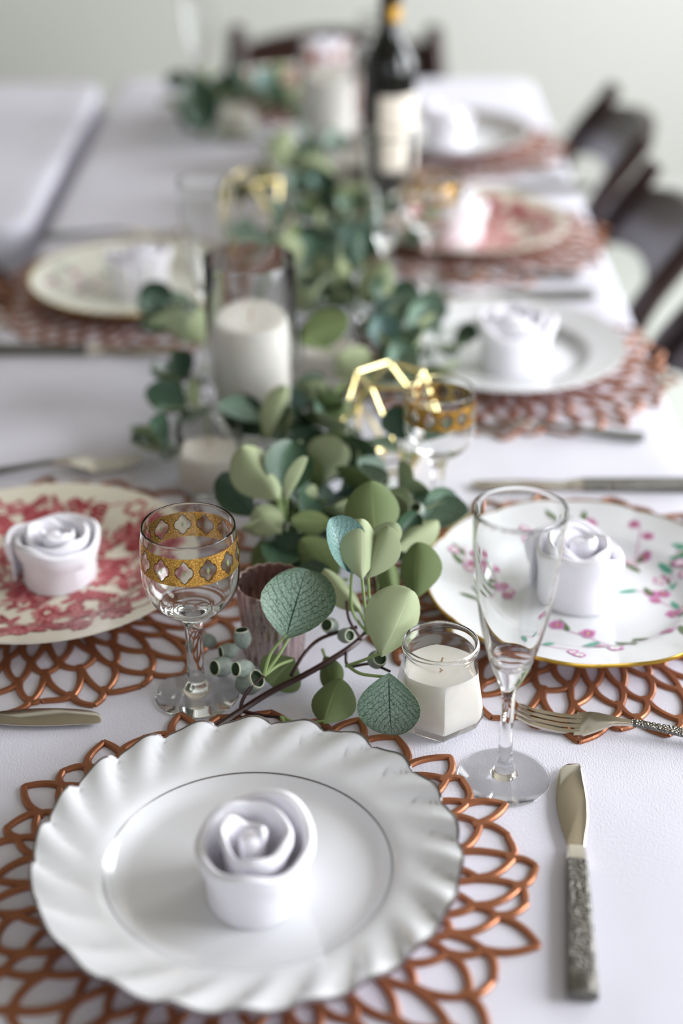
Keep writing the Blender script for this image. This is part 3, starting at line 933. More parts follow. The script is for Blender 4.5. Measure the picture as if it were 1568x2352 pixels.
def goblet(px, py, label, rz=0, s=1.0):
    p = P(px, py); t = thing('wine_goblet', (p.x, p.y, TZ + .0004), rz, label, 'goblet', 'gold banded wine goblets')
    t.scale = (s, s, s)
    obj('glass', GOBLET, t); obj('gold_band', BAND, t)
    return p
def flute_glass(p, label):
    t = thing('champagne_flute', (p.x, p.y, TZ + .0004), 0, label, 'flute', 'clear champagne flutes')
    obj('glass', FLUTE, t)
goblet(453, 1597, 'clear goblet with a gold quatrefoil band beside the red floral plate', R(6))
goblet(1002, 1195, 'clear goblet with gold band beside the brass wire holder and the flower sprig plate', R(14), .88)
flute_glass(P(1156, 1787), 'tall clear champagne flute between the hammered knife and the faceted candle jar')
flute_glass(Vector((-.138, 1.56, 0)), 'clear champagne flute beside the tall hurricane candle and ivory plate')
flute_glass(Vector((.052, 1.735, 0)), 'clear champagne flute between greenery and the red plate')
flute_glass(Vector((.055, 2.36, 0)), 'clear champagne flute standing by the grey rimmed plate and bottle')
flute_glass(Vector((-.235, 2.62, 0)), 'clear champagne flute by the head of the table')
goblet(985, 668, 'clear goblet with gold band beside the plate with pale grey ring', R(0))

# ------------------------------------------------------------------ candles
def hexloft(levels, n=48):
    """loft of rings from hexagon (k=1) to circle (k=0); levels = (r, z, k)"""
    v = []; f = []
    for (r, z, k) in levels:
        for i in range(n):
            a = 2 * PI * i / n
            s = (a + PI / 2) % (PI / 3) - PI / 6          # vertex towards -y
            hexr = r * math.cos(PI / 6) / math.cos(s)
            rr = hexr * k + r * .955 * (1 - k)
            v.append((rr * math.cos(a), rr * math.sin(a), z))
    m_ = len(levels)
    for j in range(m_ - 1):
        for i in range(n):
            i2 = (i + 1) % n; f.append((j * n + i, j * n + i2, (j + 1) * n + i2, (j + 1) * n + i))
    f.append(tuple(reversed(range(n)))); f.append(tuple(range((m_ - 1) * n, m_ * n)))
    return v, f
def candle_jar(px, py, label):
    p = P(px, py); t = thing('candle_jar', (p.x, p.y, TZ + .0004), R(4), label, 'candle')
    out = [(.0285, .0, 1), (.0300, .0015, 1), (.0355, .0145, 1), (.0352, .0165, 1), (.0322, .036, .9), (.0296, .050, .45), (.0277, .0565, .1), (.0272, .0590, 0), (.0272, .0610, 0), (.0290, .0630, 0), (.0296, .0655, 0), (.0290, .0685, 0), (.0277, .0695, 0)]
    inn = [(.0262, .0680, 0), (.0256, .0600, 0), (.0262, .0555, .1), (.0280, .049, .4), (.0304, .036, .85), (.0332, .0170, 1), (.0322, .0120, 1), (.0285, .0075, 1)]
    v, f = hexloft(out + inn)
    me = fix_normals(mesh('glass', v, f, M_glass)); me.polygons.foreach_set('use_smooth', [True] * len(me.polygons))
    obj('glass', me, t)
    wx = [(.0289, .0073, 1), (.0325, .0120, 1), (.0335, .0170, 1), (.0307, .036, .85), (.0290, .0468, .47), (.0282, .0478, .44), (.0268, .0476, .4), (.012, .0456, 0), (.003, .0455, 0)]
    v, f = hexloft(wx); w_ = obj('wax', fix_normals(mesh('wax', v, f, M_wax)), t)
    v, f = tube([(0, 0, .0450), (.0005, 0, .050), (.002, .001, .054)], .0008, 6); obj('wick', mesh('wick', v, f, M_wick), t)
candle_jar(1006, 1652, 'white wax candle in a clear faceted glass jar beside the champagne flute')

def cyl_candle(p, rg, hg, rc, hc, label, tall=True):
    t = thing('hurricane_candle' if tall else 'votive_candle', (p.x, p.y, TZ + .0004), 0, label, 'candle', 'glass cylinder candles' if tall else 'small glass votives')
    prof = [(0, 0), (rg - .003, 0), (rg, .003), (rg, hg * .5), (rg, hg - .001), (rg - .0004, hg), (rg - .0012, hg), (rg - .0014, hg - .001), (rg - .0014, hg * .5), (rg - .0014, .009), (rg - .006, .006), (0, .006)]
    v, f = lathe(prof, 56); obj('glass', fix_normals(mesh('glass', v, f, M_glass)), t)
    z0 = .0064
    wp = [(0, z0), (rc - .002, z0), (rc, z0 + .002), (rc, hc - .004), (rc - .002, hc - .0008), (rc - .005, hc), (rc * .5, hc - .003), (0, hc - .004)]
    v, f = lathe(wp, 40); obj('wax', fix_normals(mesh('wax', v, f, M_wax)), t)
    v, f = tube([(0, 0, hc - .005), (.0004, 0, hc + .004), (.002, 0, hc + .009)], .0009, 6); obj('wick', mesh('wick', v, f, M_wick), t)
HUR = P(583, 975); HUR2 = Vector((-.019, 2.38, 0))
cyl_candle(HUR, .0445, .178, .0375, .114, 'tall glass hurricane cylinder holding a white pillar candle beside the ivory plate')
cyl_candle(HUR2, .0445, .172, .0375, .125, 'tall glass cylinder with a white pillar candle beside the dark wine bottle')
VOT = [P(486, 1118), P(752, 880), P(545, 318), P(800, 430)]
for p, lb in zip(VOT, ('clear glass votive half filled with white wax, beside the hurricane candle', 'small glass votive with white wax sunk in the eucalyptus beside the hurricane candle',
                       'small glass votive under the dark leaves by the head of the table', 'small glass votive in the greenery in front of the wine bottle')):
    cyl_candle(p, .031, .062, .0299, .040, lb, False)

def mercury(px, py):
    p = P(px, py); t = thing('mercury_votive', (p.x, p.y, TZ + .0004), 0, 'ribbed rose silver mercury glass votive behind the veined leaf', 'votive')
    n = 120; v = []; f = []; ribs = 20
    prof = [(.0, 0), (.0215, 0), (.0228, .002), (.0236, .02), (.0254, .045), (.0272, .0645), (.0270, .0655), (.0262, .0650), (.0244, .045), (.0226, .02), (.0215, .006), (0, .005)]
    rows = []
    for r, z in prof:
        if r == 0: rows.append([len(v)]); v.append((0, 0, z)); continue
        rows.append(list(range(len(v), len(v) + n)))
        for k in range(n):
            a = 2 * PI * k / n; q = .0014 * abs(math.sin(a * ribs / 2)) * (1 if z > .001 else 0)
            v.append(((r + q) * math.cos(a), (r + q) * math.sin(a), z + (.0008 * abs(math.sin(a * ribs / 2)) if z > .06 else 0)))
    for a, b in zip(rows, rows[1:]):
        for k in range(n):
            k2 = (k + 1) % n
            if len(a) == 1: f.append((a[0], b[k2], b[k]))
            elif len(b) == 1: f.append((a[k], a[k2], b[0]))
            else: f.append((a[k], a[k2], b[k2], b[k]))
    obj('cup', fix_normals(mesh('cup', v, f, M_merc)), t)
    v, f = lathe([(0, .0052), (.021, .0055), (.0222, .020), (.0218, .0215), (0, .0210)], 40); obj('wax', fix_normals(mesh('wax', v, f, M_wax)), t)
    return p
MERC = mercury(630, 1500)

# brass wire holders
def wire_holder(px, py, rz, label):
    p = P(px, py); t = thing('geometric_holder', (p.x, p.y, TZ + .0018), rz, label, 'candle holder', 'brass wire geometric holders')
    def ring(r, z, off): return [Vector((r * math.cos(2 * PI * (k + off) / 5), r * math.sin(2 * PI * (k + off) / 5), z)) for k in range(5)]
    A, B, C = ring(.030, 0, 0), ring(.050, .046, .5), ring(.033, .090, 0)
    def wires(name, prs):
        for a, b in prs:
            v, f = tube([a, b], .0017, 6); obj(name, mesh(name, v, f, M_brass, False), t)
    wires('base_wire', [(A[k], A[(k + 1) % 5]) for k in range(5)])
    wires('side_wire', [(A[k], B[k]) for k in range(5)] + [(A[(k + 1) % 5], B[k]) for k in range(5)])
    wires('side_wire', [(B[k], C[k]) for k in range(5)] + [(B[k], C[(k + 1) % 5]) for k in range(5)])
    wires('top_wire', [(C[k], C[(k + 1) % 5]) for k in range(5)])
    return p
WH1 = wire_holder(893, 1062, R(20), 'brass wire geometric holder beside the gold banded goblet and flower sprig plate')
WH2 = wire_holder(592, 562, R(50), 'brass wire geometric holder behind the tall hurricane candle')

# wine bottle
BOT = Vector((.066, 2.19, 0))
def bottle():
    t = thing('wine_bottle', (BOT.x, BOT.y, TZ + .0004), R(-38), 'dark wine bottle with cream label and gold neck band', 'bottle')
    prof = [(0, .006), (.028, .004), (.033, 0), (.0365, .003), (.0375, .010), (.0375, .178), (.0365, .190), (.032, .203), (.024, .216), (.0172, .228), (.0148, .242), (.0142, .282), (.0158, .284), (.0158, .298), (.0145, .300), (0, .300)]
    v, f = lathe(prof, 48); obj('glass', fix_normals(mesh('glass', v, f, M_bottle)), t)
    v, f = lathe([(.0150, .243), (.0146, .281), (.0162, .2835), (.0162, .2985), (.0148, .3006), (0, .3008)], 40); obj('foil', mesh('foil', v, f, M_foil), t)
    def arc(z0, z1, r, half, name, m):
        n = 24; v = [(r * math.cos(R(-half + 2 * half * k / n)), r * math.sin(R(-half + 2 * half * k / n)), z) for z in (z0, z1) for k in range(n + 1)]
        obj(name, mesh(name, v, [(k, k + 1, n + 2 + k, n + 1 + k) for k in range(n)], m), t)
    arc(.246, .266, .0153, 62, 'gold_neck_label', M_goldfoil)
    arc(.045, .150, .03785, 75, 'label', M_label)
bottle()

# ------------------------------------------------------------------ cutlery
def outline_solid(pts, z0, z1, bev=.0):
    """extruded closed outline with softened upper edge"""
    n = len(pts); cx = sum(p[0] for p in pts) / n; cy_ = sum(p[1] for p in pts) / n
    v = []; f = []
    for (k, z) in ((1 - bev, z0), (1.0, z0 + (z1 - z0) * .4), (1.0, z0 + (z1 - z0) * .75), (1 - bev, z1)):
        for p in pts: v.append((cx + (p[0] - cx) * (1 if k == 1 else 1 - bev * .2), cy_ + (p[1] - cy_) * k, z))
    for j in range(3):
        for i in range(n): f.append((j * n + i, j * n + (i + 1) % n, (j + 1) * n + (i + 1) % n, (j + 1) * n + i))
    f.append(tuple(reversed(range(n)))); f.append(tuple(range(3 * n, 4 * n)))
    return v, f
def knife_parts():
    # blade from the tip (x 0) to the neck (x .09)
    up = [(0.000, .0030), (.003, .0050), (.018, .0062), (.040, .0076), (.060, .0074), (.074, .0060), (.084, .0051), (.092, .0049)]
    lo = [(.092, -.0049), (.084, -.0054), (.070, -.0076), (.052, -.0096), (.032, -.0098), (.016, -.0086), (.006, -.0062), (.0008, -.0022)]
    up = [(p.x, p.y) for p in smooth_path([Vector((a, b, 0)) for a, b in up], 3)]
    lo = [(p.x, p.y) for p in smooth_path([Vector((a, b, 0)) for a, b in lo], 3)]
    v, f = outline_solid(up + lo, .0026, .0046, .10)
    blade = fix_normals(mesh('blade', v, f, M_steel, False))
    def loft(secs, m, name):
        v = []; f = []
        for (x, wd, z0, z1) in secs:
            for (a, b) in ((-1, .12), (-.8, 0), (.8, 0), (1, .12), (1, .78), (.75, 1), (-.75, 1), (-1, .78)):
                v.append((x, a * wd, z0 + (z1 - z0) * b))
        S = 8
        for i in range(len(secs) - 1):
            for k in range(S): f.append((i * S + k, i * S + (k + 1) % S, (i + 1) * S + (k + 1) % S, (i + 1) * S + k))
        f.append(tuple(reversed(range(S)))); b0 = (len(secs) - 1) * S; f.append(tuple(range(b0, b0 + S)))
        return fix_normals(mesh(name, v, f, m, False))
    collar = loft([(.088, .0050, .0012, .0056), (.094, .0052, .0006, .0070), (.104, .0056, .0002, .0084)], M_steel, 'collar')
    handle = loft([(.104, .0058, .0001, .0086), (.15, .0066, 0, .0088), (.20, .0074, 0, .0088), (.2175, .0077, 0, .0084), (.2190, .0074, .0006, .0076)], M_hammer, 'handle')
    return [('blade', blade), ('collar', collar), ('handle', handle)]
KNIFE = knife_parts()
def fork_parts():
    def zc(x):
        t = [(0, .0075), (.012, .0036), (.028, .0012), (.045, .0020), (.058, .0062), (.070, .0095), (.088, .0098), (.12, .0072), (.17, .0032), (.190, .0024)]
        for (a, b), (c, d) in zip(t, t[1:]):
            if x <= c:
                q = (x - a) / (c - a); q = q * q * (3 - 2 * q); return b + (d - b) * q
        return t[-1][1]
    def strip(xs, wfun, cfun, th, name, m, cup=0.0):
        v = []; f = []
        for x in xs:
            wd = wfun(x); c = cfun(x); z = zc(x)
            for (a, b) in ((-1, 0), (-.5, -cup * .8), (0, -cup), (.5, -cup * .8), (1, 0), (1, 1), (.5, 1), (0, 1), (-.5, 1), (-1, 1)):
                zz = z + (th if b == 1 else b) - (cup * (1 - a * a) if b == 1 else 0)
                v.append((x, c + a * wd, zz))
        S = 10
        for i in range(len(xs) - 1):
            for k in range(S): f.append((i * S + k, i * S + (k + 1) % S, (i + 1) * S + (k + 1) % S, (i + 1) * S + k))
        f.append(tuple(reversed(range(S)))); b0 = (len(xs) - 1) * S; f.append(tuple(range(b0, b0 + S)))
        return (name, fix_normals(mesh(name, v, f, m)))
    parts = []
    for k in range(4):
        c0 = (-.0090, -.0030, .0030, .0090)[k]
        parts.append(strip([.0, .003, .010, .020, .032, .042, .047], lambda x: .0009 + .0012 * min(1, x / .02), lambda x, c0=c0: c0 * (.86 + .14 * min(1, x / .03)), .0017, 'tine', M_steel))
    parts.append(strip([.043, .047, .052, .058, .064, .070, .076, .084], lambda x: .0112 * (1 - smoothstep(.048, .078, x)) + .0030, lambda x: 0, .0020, 'head', M_steel, .0006))
    parts.append(strip([.083, .090, .10, .12, .15, .175, .187, .190], lambda x: .0030 + .0045 * smoothstep(.09, .18, x) - (.002 if x > .189 else 0), lambda x: 0, .0026, 'handle', M_hammer))
    return parts
FORK = fork_parts()
def cutlery(parts, name, a, b, label, by_end=False):
    """a: tip, b: a point towards the handle end"""
    d = Vector((b.x - a.x, b.y - a.y, 0)).normalized()
    L = .219 if name == 'table_knife' else .190
    tip = b - d * L if by_end else a
    t = thing(name, (tip.x, tip.y, TZ + .0006), math.atan2(d.y, d.x), label, name.split('_')[1], 'steel cutlery beside the plates')
    for n_, me in parts:
        o = obj(n_, me, t)
        if name == 'table_knife': o.scale = (1, 1.22, 1)
K, F_ = 'table_knife', 'dinner_fork'
cutlery(KNIFE, K, P(1312, 1765), P(1337, 2300), 'steel knife with hammered handle beside the champagne flute and fluted plate')
cutlery(KNIFE, K, P(235, 1661), P(0, 1660), 'steel knife below the red floral plate, its blade pointing to the goblet')
cutlery(FORK, F_, P(1186, 1655), P(1568, 1706), 'steel fork with hammered handle beside the flower sprig plate and flute')
cutlery(FORK, F_, P(325, 1068), P(0, 1098), 'steel fork between the red floral plate and the glass votive')
cutlery(KNIFE, K, P(415, 815), P(0, 811), 'steel knife in front of the ivory gold edged plate')
cutlery(FORK, F_, P(420, 546), P(150, 549), 'steel fork behind the ivory gold edged plate')
cutlery(KNIFE, K, P(1082, 1122), P(1568, 1124), 'steel knife behind the flower sprig plate and champagne flute')
cutlery(FORK, F_, P(1050, 985), P(1478, 1013), 'steel fork in front of the plate with the pale grey ring', True)
cutlery(KNIFE, K, P(985, 690), P(1362, 684), 'steel knife behind the plate with the pale grey ring', True)
cutlery(FORK, F_, P(980, 641), P(1275, 640), 'steel fork in front of the red plate by the mahogany chairs')
cutlery(KNIFE, K, P(1010, 441), P(1290, 438), 'steel knife behind the red plate by the mahogany chairs')
cutlery(FORK, F_, P(1010, 404), P(1260, 404), 'steel fork in front of the plate with broad grey rim')

# ------------------------------------------------------------------ eucalyptus garland
def leaf_mesh(name, seed, fold, bend, cup, wav, tip, top_m, und_m):
    """unit leaf: base at origin, tip at y = 1, half width .5; upper and lower faces apart, thin edge between"""
    rnd = random.Random(seed); ny, nx = 14, 10; v = []; f = []; fm = []; uv = []
    ph = rnd.uniform(0, 6.28)
    def wd(t):
        return max(.004, math.sin(PI * min(1, t ** tip)) ** (.85 - .36 * t) * .5)
    for side in (0, 1):
        for j in range(ny + 1):
            t = (j / ny); t = .5 - .5 * math.cos(PI * t); w_ = wd(t)
            for i in range(nx + 1):
                s = -1 + 2 * i / nx
                x = s * w_; y = t
                z = (math.sqrt(s * s + .16) - .4) * w_ * fold + cup * (s * s) * w_ * (1) + bend * (t * t) + wav * math.sin(t * 7 + ph + s * 1.3) * abs(s)
                z += -.010 if side else 0
                yy = y - abs(bend) * .35 * t * t
                v.append((x, yy, z)); uv.append((s, t))
    W = nx + 1; H = W * (ny + 1)
    for j in range(ny):
        for i in range(nx):
            a = j * W + i
            f.append((a, a + 1, a + W + 1, a + W)); fm.append(0)
            f.append((H + a, H + a + W, H + a + W + 1, H + a + 1)); fm.append(1)
    for j in range(ny):
        for i in (0, nx):
            a = j * W + i
            f.append((a, a + W, H + a + W, H + a) if i == 0 else (a, H + a, H + a + W, a + W)); fm.append(1)
    for i in range(nx):
        a = ny * W + i; f.append((a, a + 1, H + a + 1, H + a)); fm.append(1)
        a = i; f.append((a, H + a, H + a + 1, a + 1)); fm.append(1)
    return mesh(name, v, f, [top_m, und_m], True, fm, uv)
LEAF = {}
for key, tm, um in (('v', M_top, M_und), ('d', M_topd, M_undo), ('b', M_topb, M_und), ('o', M_topd, M_und)):
    LEAF[key] = [leaf_mesh('leaf', 1, .12, -.10, .26, .014, .98, tm, um), leaf_mesh('leaf', 2, .62, .20, .16, .020, 1.05, tm, um),
                 leaf_mesh('leaf', 3, .16, -.28, .12, .026, 1.02, tm, um), leaf_mesh('leaf', 4, .9, .10, .0, .01, .9, tm, um)]

garland = thing('eucalyptus_garland', P(784, 1200), 0, 'long green eucalyptus garland with seed pods running down the table', 'garland')
GINV = Matrix.Translation(-Vector(garland.location))
def gpt(p): return Vector(p) - Vector(garland.location)
def gobj(name, me, parent=None):
    return obj(name, me, parent or garland)
def leaf_at(base, tip, width, normal, key, var, parent):
    yv = (tip - base); L = yv.length; yv.normalize()
    zv = (normal - yv * normal.dot(yv)).normalized(); xv = yv.cross(zv)
    M = Matrix(((xv.x * width, yv.x * L, zv.x * (L + width) / 2, 0), (xv.y * width, yv.y * L, zv.y * (L + width) / 2, 0), (xv.z * width, yv.z * L, zv.z * (L + width) / 2, 0), (0, 0, 0, 1)))
    M.translation = gpt(base)
    o = bpy.data.objects.new('leaf', LEAF[key][var]); COL.objects.link(o); o.parent = parent
    o.matrix_basis = M
    return o
AVOID = [(HUR, .0475, .18), (HUR2, .0475, .18), (MERC, .0305, .07), (BOT, .041, .3)] + [(p_, .034, .065) for p_ in VOT]
def around(p):
    """stems bend round the candles"""
    for c, r, top in AVOID:
        dx, dy = p.x - c.x, p.y - c.y; d = math.hypot(dx, dy)
        if d < r and p.z < TZ + top:
            k = r / max(d, 1e-5); p = Vector((c.x + dx * k, c.y + dy * k, p.z))
    return p
def branch(paths, name='branch'):
    """paths: list of (points, r0, r1, mat index)"""
    mb = MB()
    for pts, r0, r1, mi in paths:
        sp = [around(p_) for p_ in smooth_path(pts, 6)]; n = len(sp)
        v, f = tube([gpt(p) for p in sp], [r0 + (r1 - r0) * i / (n - 1) for i in range(n)], 7); mb.add(v, f, mi)
    return gobj(name, mb.build(name, [M_stem, M_petiole]))

# --- the sharp end of the garland: stems and leaves set out one by one
hub = P(845, 1455, .030)
S_end = P(478, 1682, .006)
S_fork = P(553, 1632, .008)
S_mid = P(690, 1555, .018)
stem_paths = [
    ([S_end, S_fork, P(620, 1590, .012), S_mid, P(760, 1515, .022), P(815, 1478, .026), P(850, 1440, .030), P(870, 1380, .034), P(845, 1300, .03), P(790, 1200, .025)], .0026, .0022, 0),
    ([S_fork, P(556, 1610, .014), P(575, 1580, .022), P(606, 1552, .030)], .0016, .0012, 0),
    ([S_fork, P(600, 1643, .006), P(645, 1647, .006)], .0016, .0012, 0),
    ([P(668, 1552, .017), P(700, 1500, .024), P(740, 1465, .03), P(820, 1440, .036)], .0015, .0015, 0),
    ([P(795, 1497, .024), P(800, 1530, .022), P(850, 1525, .03), P(895, 1542, .034)], .0014, .0010, 0),
    ([P(830, 1470, .028), P(800, 1420, .044), P(795, 1360, .05)], .0012, .0010, 0),
    ([hub, P(862, 1395, .045), P(880, 1330, .06)], .0014, .0010, 0),
    ([hub, P(900, 1420, .04), P(915, 1360, .05)], .0013, .0010, 0),
]
# leaves: (base px, base z, tip px, extra depth at the tip, width px, face, roll, key, variant, petiole px list from a stem)
LV = [
    ((655, 1468), .055, (703, 1301), .010, 160, 'T', -6, 'v', 0, [((606, 1552), .030), ((622, 1500), .044)]),
    ((668, 1462), .050, (712, 1296), .030, 165, 'T', -4, 'v', 0, [((606, 1552), .030), ((640, 1505), .040)]),
    ((874, 1508), .050, (958, 1350), -.004, 140, 'B', 24, 'v', 1, [((795, 1530), .026), ((830, 1518), .04)]),
    ((893, 1545), .062, (893, 1716), .006, 148, 'T', 8, 'v', 2, [((800, 1530), .026), ((830, 1548), .045)]),
    ((742, 1664), .012, (780, 1540), .020, 106, 'B', -14, 'd', 1, [((645, 1647), .006), ((690, 1662), .008)]),
    ((676, 1512), .020, (615, 1620), -.004, 112, 'B', 6, 'd', 0, [((606, 1552), .030), ((640, 1528), .03)]),
    ((812, 1318), .088, (742, 1184), -.005, 108, 'T', 30, 'b', 1, [((845, 1455), .030), ((808, 1400), .05)]),
    ((830, 1330), .090, (838, 1181), .000, 98, 'B', 20, 'v', 1, [((845, 1455), .030), ((838, 1400), .055)]),
    ((842, 1330), .085, (882, 1198), -.006, 86, 'B', -30, 'v', 1, [((845, 1455), .030), ((848, 1400), .05)]),
    ((862, 1235), .085, (850, 1103), .010, 130, 'B', 8, 'd', 0, [((870, 1380), .034), ((866, 1300), .06)]),
    ((880, 1262), .085, (906, 1196), -.004, 72, 'B', 25, 'v', 0, [((870, 1380), .034), ((872, 1320), .06)]),
    ((955, 1376), .050, (948, 1234), .004, 104, 'B', -22, 'd', 1, [((870, 1400), .036), ((910, 1390), .045)]),
    ((905, 1372), .052, (893, 1285), .000, 56, 'B', 15, 'd', 1, [((870, 1400), .036), ((890, 1390), .045)]),
    ((905, 1262), .060, (1016, 1178), .020, 74, 'B', -18, 'v', 1, [((870, 1340), .034), ((885, 1300), .05)]),
    ((900, 1250), .058, (955, 1180), .02, 56, 'T', 10, 'd', 1, [((870, 1340), .034), ((885, 1300), .05)]),
    ((640, 1150), .070, (556, 1008), .000, 120, 'B', 20, 'v', 1, [((650, 1235), .030), ((648, 1190), .05)]),
    ((642, 1140), .070, (676, 1003), .020, 116, 'T', 8, 'd', 0, [((650, 1235), .030), ((650, 1190), .05)]),
    ((655, 1150), .075, (722, 1054), -.010, 46, 'B', 62, 'v', 1, [((650, 1235), .030), ((655, 1190), .05)]),
    ((585, 1185), .055, (494, 1088), .020, 84, 'T', -10, 'd', 0, [((650, 1235), .030), ((620, 1210), .04)]),
    ((645, 1225), .050, (585, 1158), .000, 84, 'B', 10, 'v', 1, [((650, 1235), .030), ((648, 1230), .04)]),
    ((762, 1200), .060, (664, 1196), .000, 58, 'B', 12, 'd', 0, [((790, 1250), .030), ((775, 1225), .045)]),
    ((745, 1240), .036, (570, 1290), .000, 110, 'B', -10, 'd', 0, [((790, 1270), .026), ((770, 1255), .03)]),
    ((828, 1405), .045, (740, 1288), .020, 66, 'B', 22, 'v', 1, [((845, 1455), .030), ((838, 1430), .04)]),
    ((690, 1140), .060, (735, 1150), .010, 56, 'B', 30, 'v', 1, [((650, 1235), .030), ((670, 1180), .045)]),
    ((760, 1370), .028, (690, 1290), .020, 80, 'T', 6, 'd', 0, [((795, 1390), .03), ((778, 1380), .03)]),
    ((745, 1505), .020, (770, 1600), -.020, 60, 'B', 14, 'd', 0, [((740, 1490), .024), ((742, 1497), .022)]),
    ((712, 1300), .026, (615, 1240), .010, 104, 'T', 8, 'd', 0, [((790, 1290), .026), ((750, 1295), .026)]),
    ((775, 1330), .024, (690, 1235), .010, 92, 'B', -8, 'd', 0, [((800, 1330), .028), ((788, 1332), .026)]),
    ((775, 1280), .030, (862, 1262), .010, 92, 'T', 6, 'd', 0, [((800, 1300), .028), ((785, 1290), .028)]),
    ((780, 1350), .022, (705, 1335), .020, 70, 'T', 10, 'd', 0, [((815, 1370), .03), ((798, 1360), .026)]),
    ((690, 1250), .026, (600, 1215), .010, 96, 'T', 6, 'd', 0, [((760, 1260), .024), ((725, 1255), .024)]),
    ((690, 1672), .008, (745, 1685), -.004, 26, 'T', 0, 'b', 0, [((645, 1647), .006), ((660, 1665), .008)]),
]
LVB = [
    ((600, 1002), .035, (518, 910), .010, 98, 'T', 10, 'd', 0, [((690, 1020), .02), ((640, 1010), .03)]),
    ((612, 1012), .050, (672, 880), .000, 66, 'B', 25, 'v', 1, [((690, 1020), .02), ((650, 1015), .04)]),
    ((455, 955), .030, (463, 858), .000, 44, 'B', 40, 'v', 1, [((500, 1010), .01), ((475, 980), .02)]),
    ((470, 790), .030, (398, 690), .000, 92, 'B', 6, 'v', 0, [((500, 860), .01), ((480, 820), .02)]),
    ((872, 830), .045, (966, 785), .000, 68, 'B', 10, 'd', 0, [((800, 800), .02), ((840, 820), .035)]),
    ((684, 612), .080, (646, 535), .000, 70, 'B', 14, 'v', 0, [((790, 640), .02), ((720, 630), .06)]),
    ((806, 640), .070, (716, 588), .000, 80, 'B', 10, 'v', 1, [((800, 660), .02), ((806, 650), .05)]),
    ((690, 790), .080, (802, 722), .000, 88, 'B', 10, 'd', 0, [((800, 820), .02), ((745, 800), .07)]),
    ((830, 700), .050, (892, 598), .000, 84, 'B', -12, 'v', 0, [((800, 720), .02), ((815, 710), .04)]),
    ((470, 312), .020, (448, 165), .000, 88, 'T', 8, 'd', 0, [((560, 300), .02), ((500, 310), .02)]),
    ((490, 290), .030, (410, 232), .000, 78, 'T', -8, 'd', 0, [((560, 300), .02), ((520, 295), .02)]),
    ((640, 390), .040, (656, 290), .000, 66, 'B', 14, 'v', 0, [((690, 400), .02), ((660, 395), .03)]),
    ((764, 432), .045, (690, 350), .000, 84, 'B', 12, 'v', 1, [((720, 440), .02), ((745, 435), .035)]),
    ((758, 472), .040, (850, 436), .000, 76, 'B', -12, 'v', 0, [((730, 480), .02), ((745, 475), .03)]),
    ((760, 602), .035, (842, 505), .000, 100, 'T', 10, 'd', 0, [((780, 620), .02), ((770, 610), .03)]),
    ((822, 694), .035, (740, 640), .000, 84, 'T', -10, 'd', 0, [((800, 700), .02), ((812, 698), .03)]),
]
def place_leaf(rec, parent_paths):
    (bp, bz, tp, dd, wpx, face, roll, key, var, pet) = rec
    b = P(bp[0], bp[1], bz); dep = depth_of(b); tipp = PD(tp[0], tp[1], dep + dd)
    if tipp.z < TZ + .009: tipp.z = TZ + .009
    pts = [P(q[0][0], q[0][1], q[1]) for q in pet] + [b + (tipp - b) * .06]
    d = (tipp - b).normalized()
    n_ = (CAMP - b).normalized(); n_ = (n_ - d * n_.dot(d)).normalized()
    n_ = Matrix.Rotation(R(roll), 3, d) @ n_
    if face == 'B': n_ = -n_
    parent_paths.append((pts, .0014, .0011, 1))
    return (b, tipp, wpx * dep / FPX, n_, key, var)
main_paths = list(stem_paths)
pend = [place_leaf(r_, main_paths) for r_ in LV]
BR = branch(main_paths)
for a in pend: leaf_at(*a, BR)

# --- seed pods: little urns with open cups
def pod_mesh():
    mb = MB()
    out = [(0, 0), (.0022, .0004), (.0050, .0035), (.0062, .0075), (.0058, .0110), (.0050, .0132)]
    mb.add(*lathe(out, 18), 0)
    mb.add(*lathe([(.0050, .0132), (.0047, .0142), (.0041, .0140)], 18), 2)
    mb.add(*lathe([(.0041, .0140), (.0034, .0120), (0, .0112)], 18), 1)
    return mb.build('seed_pod', [M_pod, M_podin, M_podrim])
POD = pod_mesh()
def pod(p, d, s, parent):
    x, y = frame_of(d); d = d.normalized()
    M = Matrix(((x.x * s, y.x * s, d.x * s, 0), (x.y * s, y.y * s, d.y * s, 0), (x.z * s, y.z * s, d.z * s, 0), (0, 0, 0, 1)))
    M.translation = gpt(p)
    o = bpy.data.objects.new('seed_pod', POD); COL.objects.link(o); o.parent = parent; o.matrix_basis = M
for (px, py, z, dx, dy, dz, s) in ((578, 1490, .034, -.1, .2, 1, 1.25), (600, 1535, .028, -.7, -.5, .3, 1.35), (566, 1492, .024, -1, -.45, .1, 1.2), (552, 1528, .018, -.9, -.75, .35, 1.45), (565, 1580, .012, .6, -.3, .55, 1.75),
                                   (515, 1480, .018, -.8, .2, .3, 1.0), (775, 1380, .03, .1, -.5, 1, 1.2), (770, 1440, .03, -.4, -.6, .5, 1.2), (855, 1520, .03, .3, -.6, .6, 1.3), (780, 1460, .03, .5, -.6, .4, 1.1)):
    pod(P(px - (18 if px < 620 else 0), py, z), Vector((dx, dy, dz)), s * .88, BR)

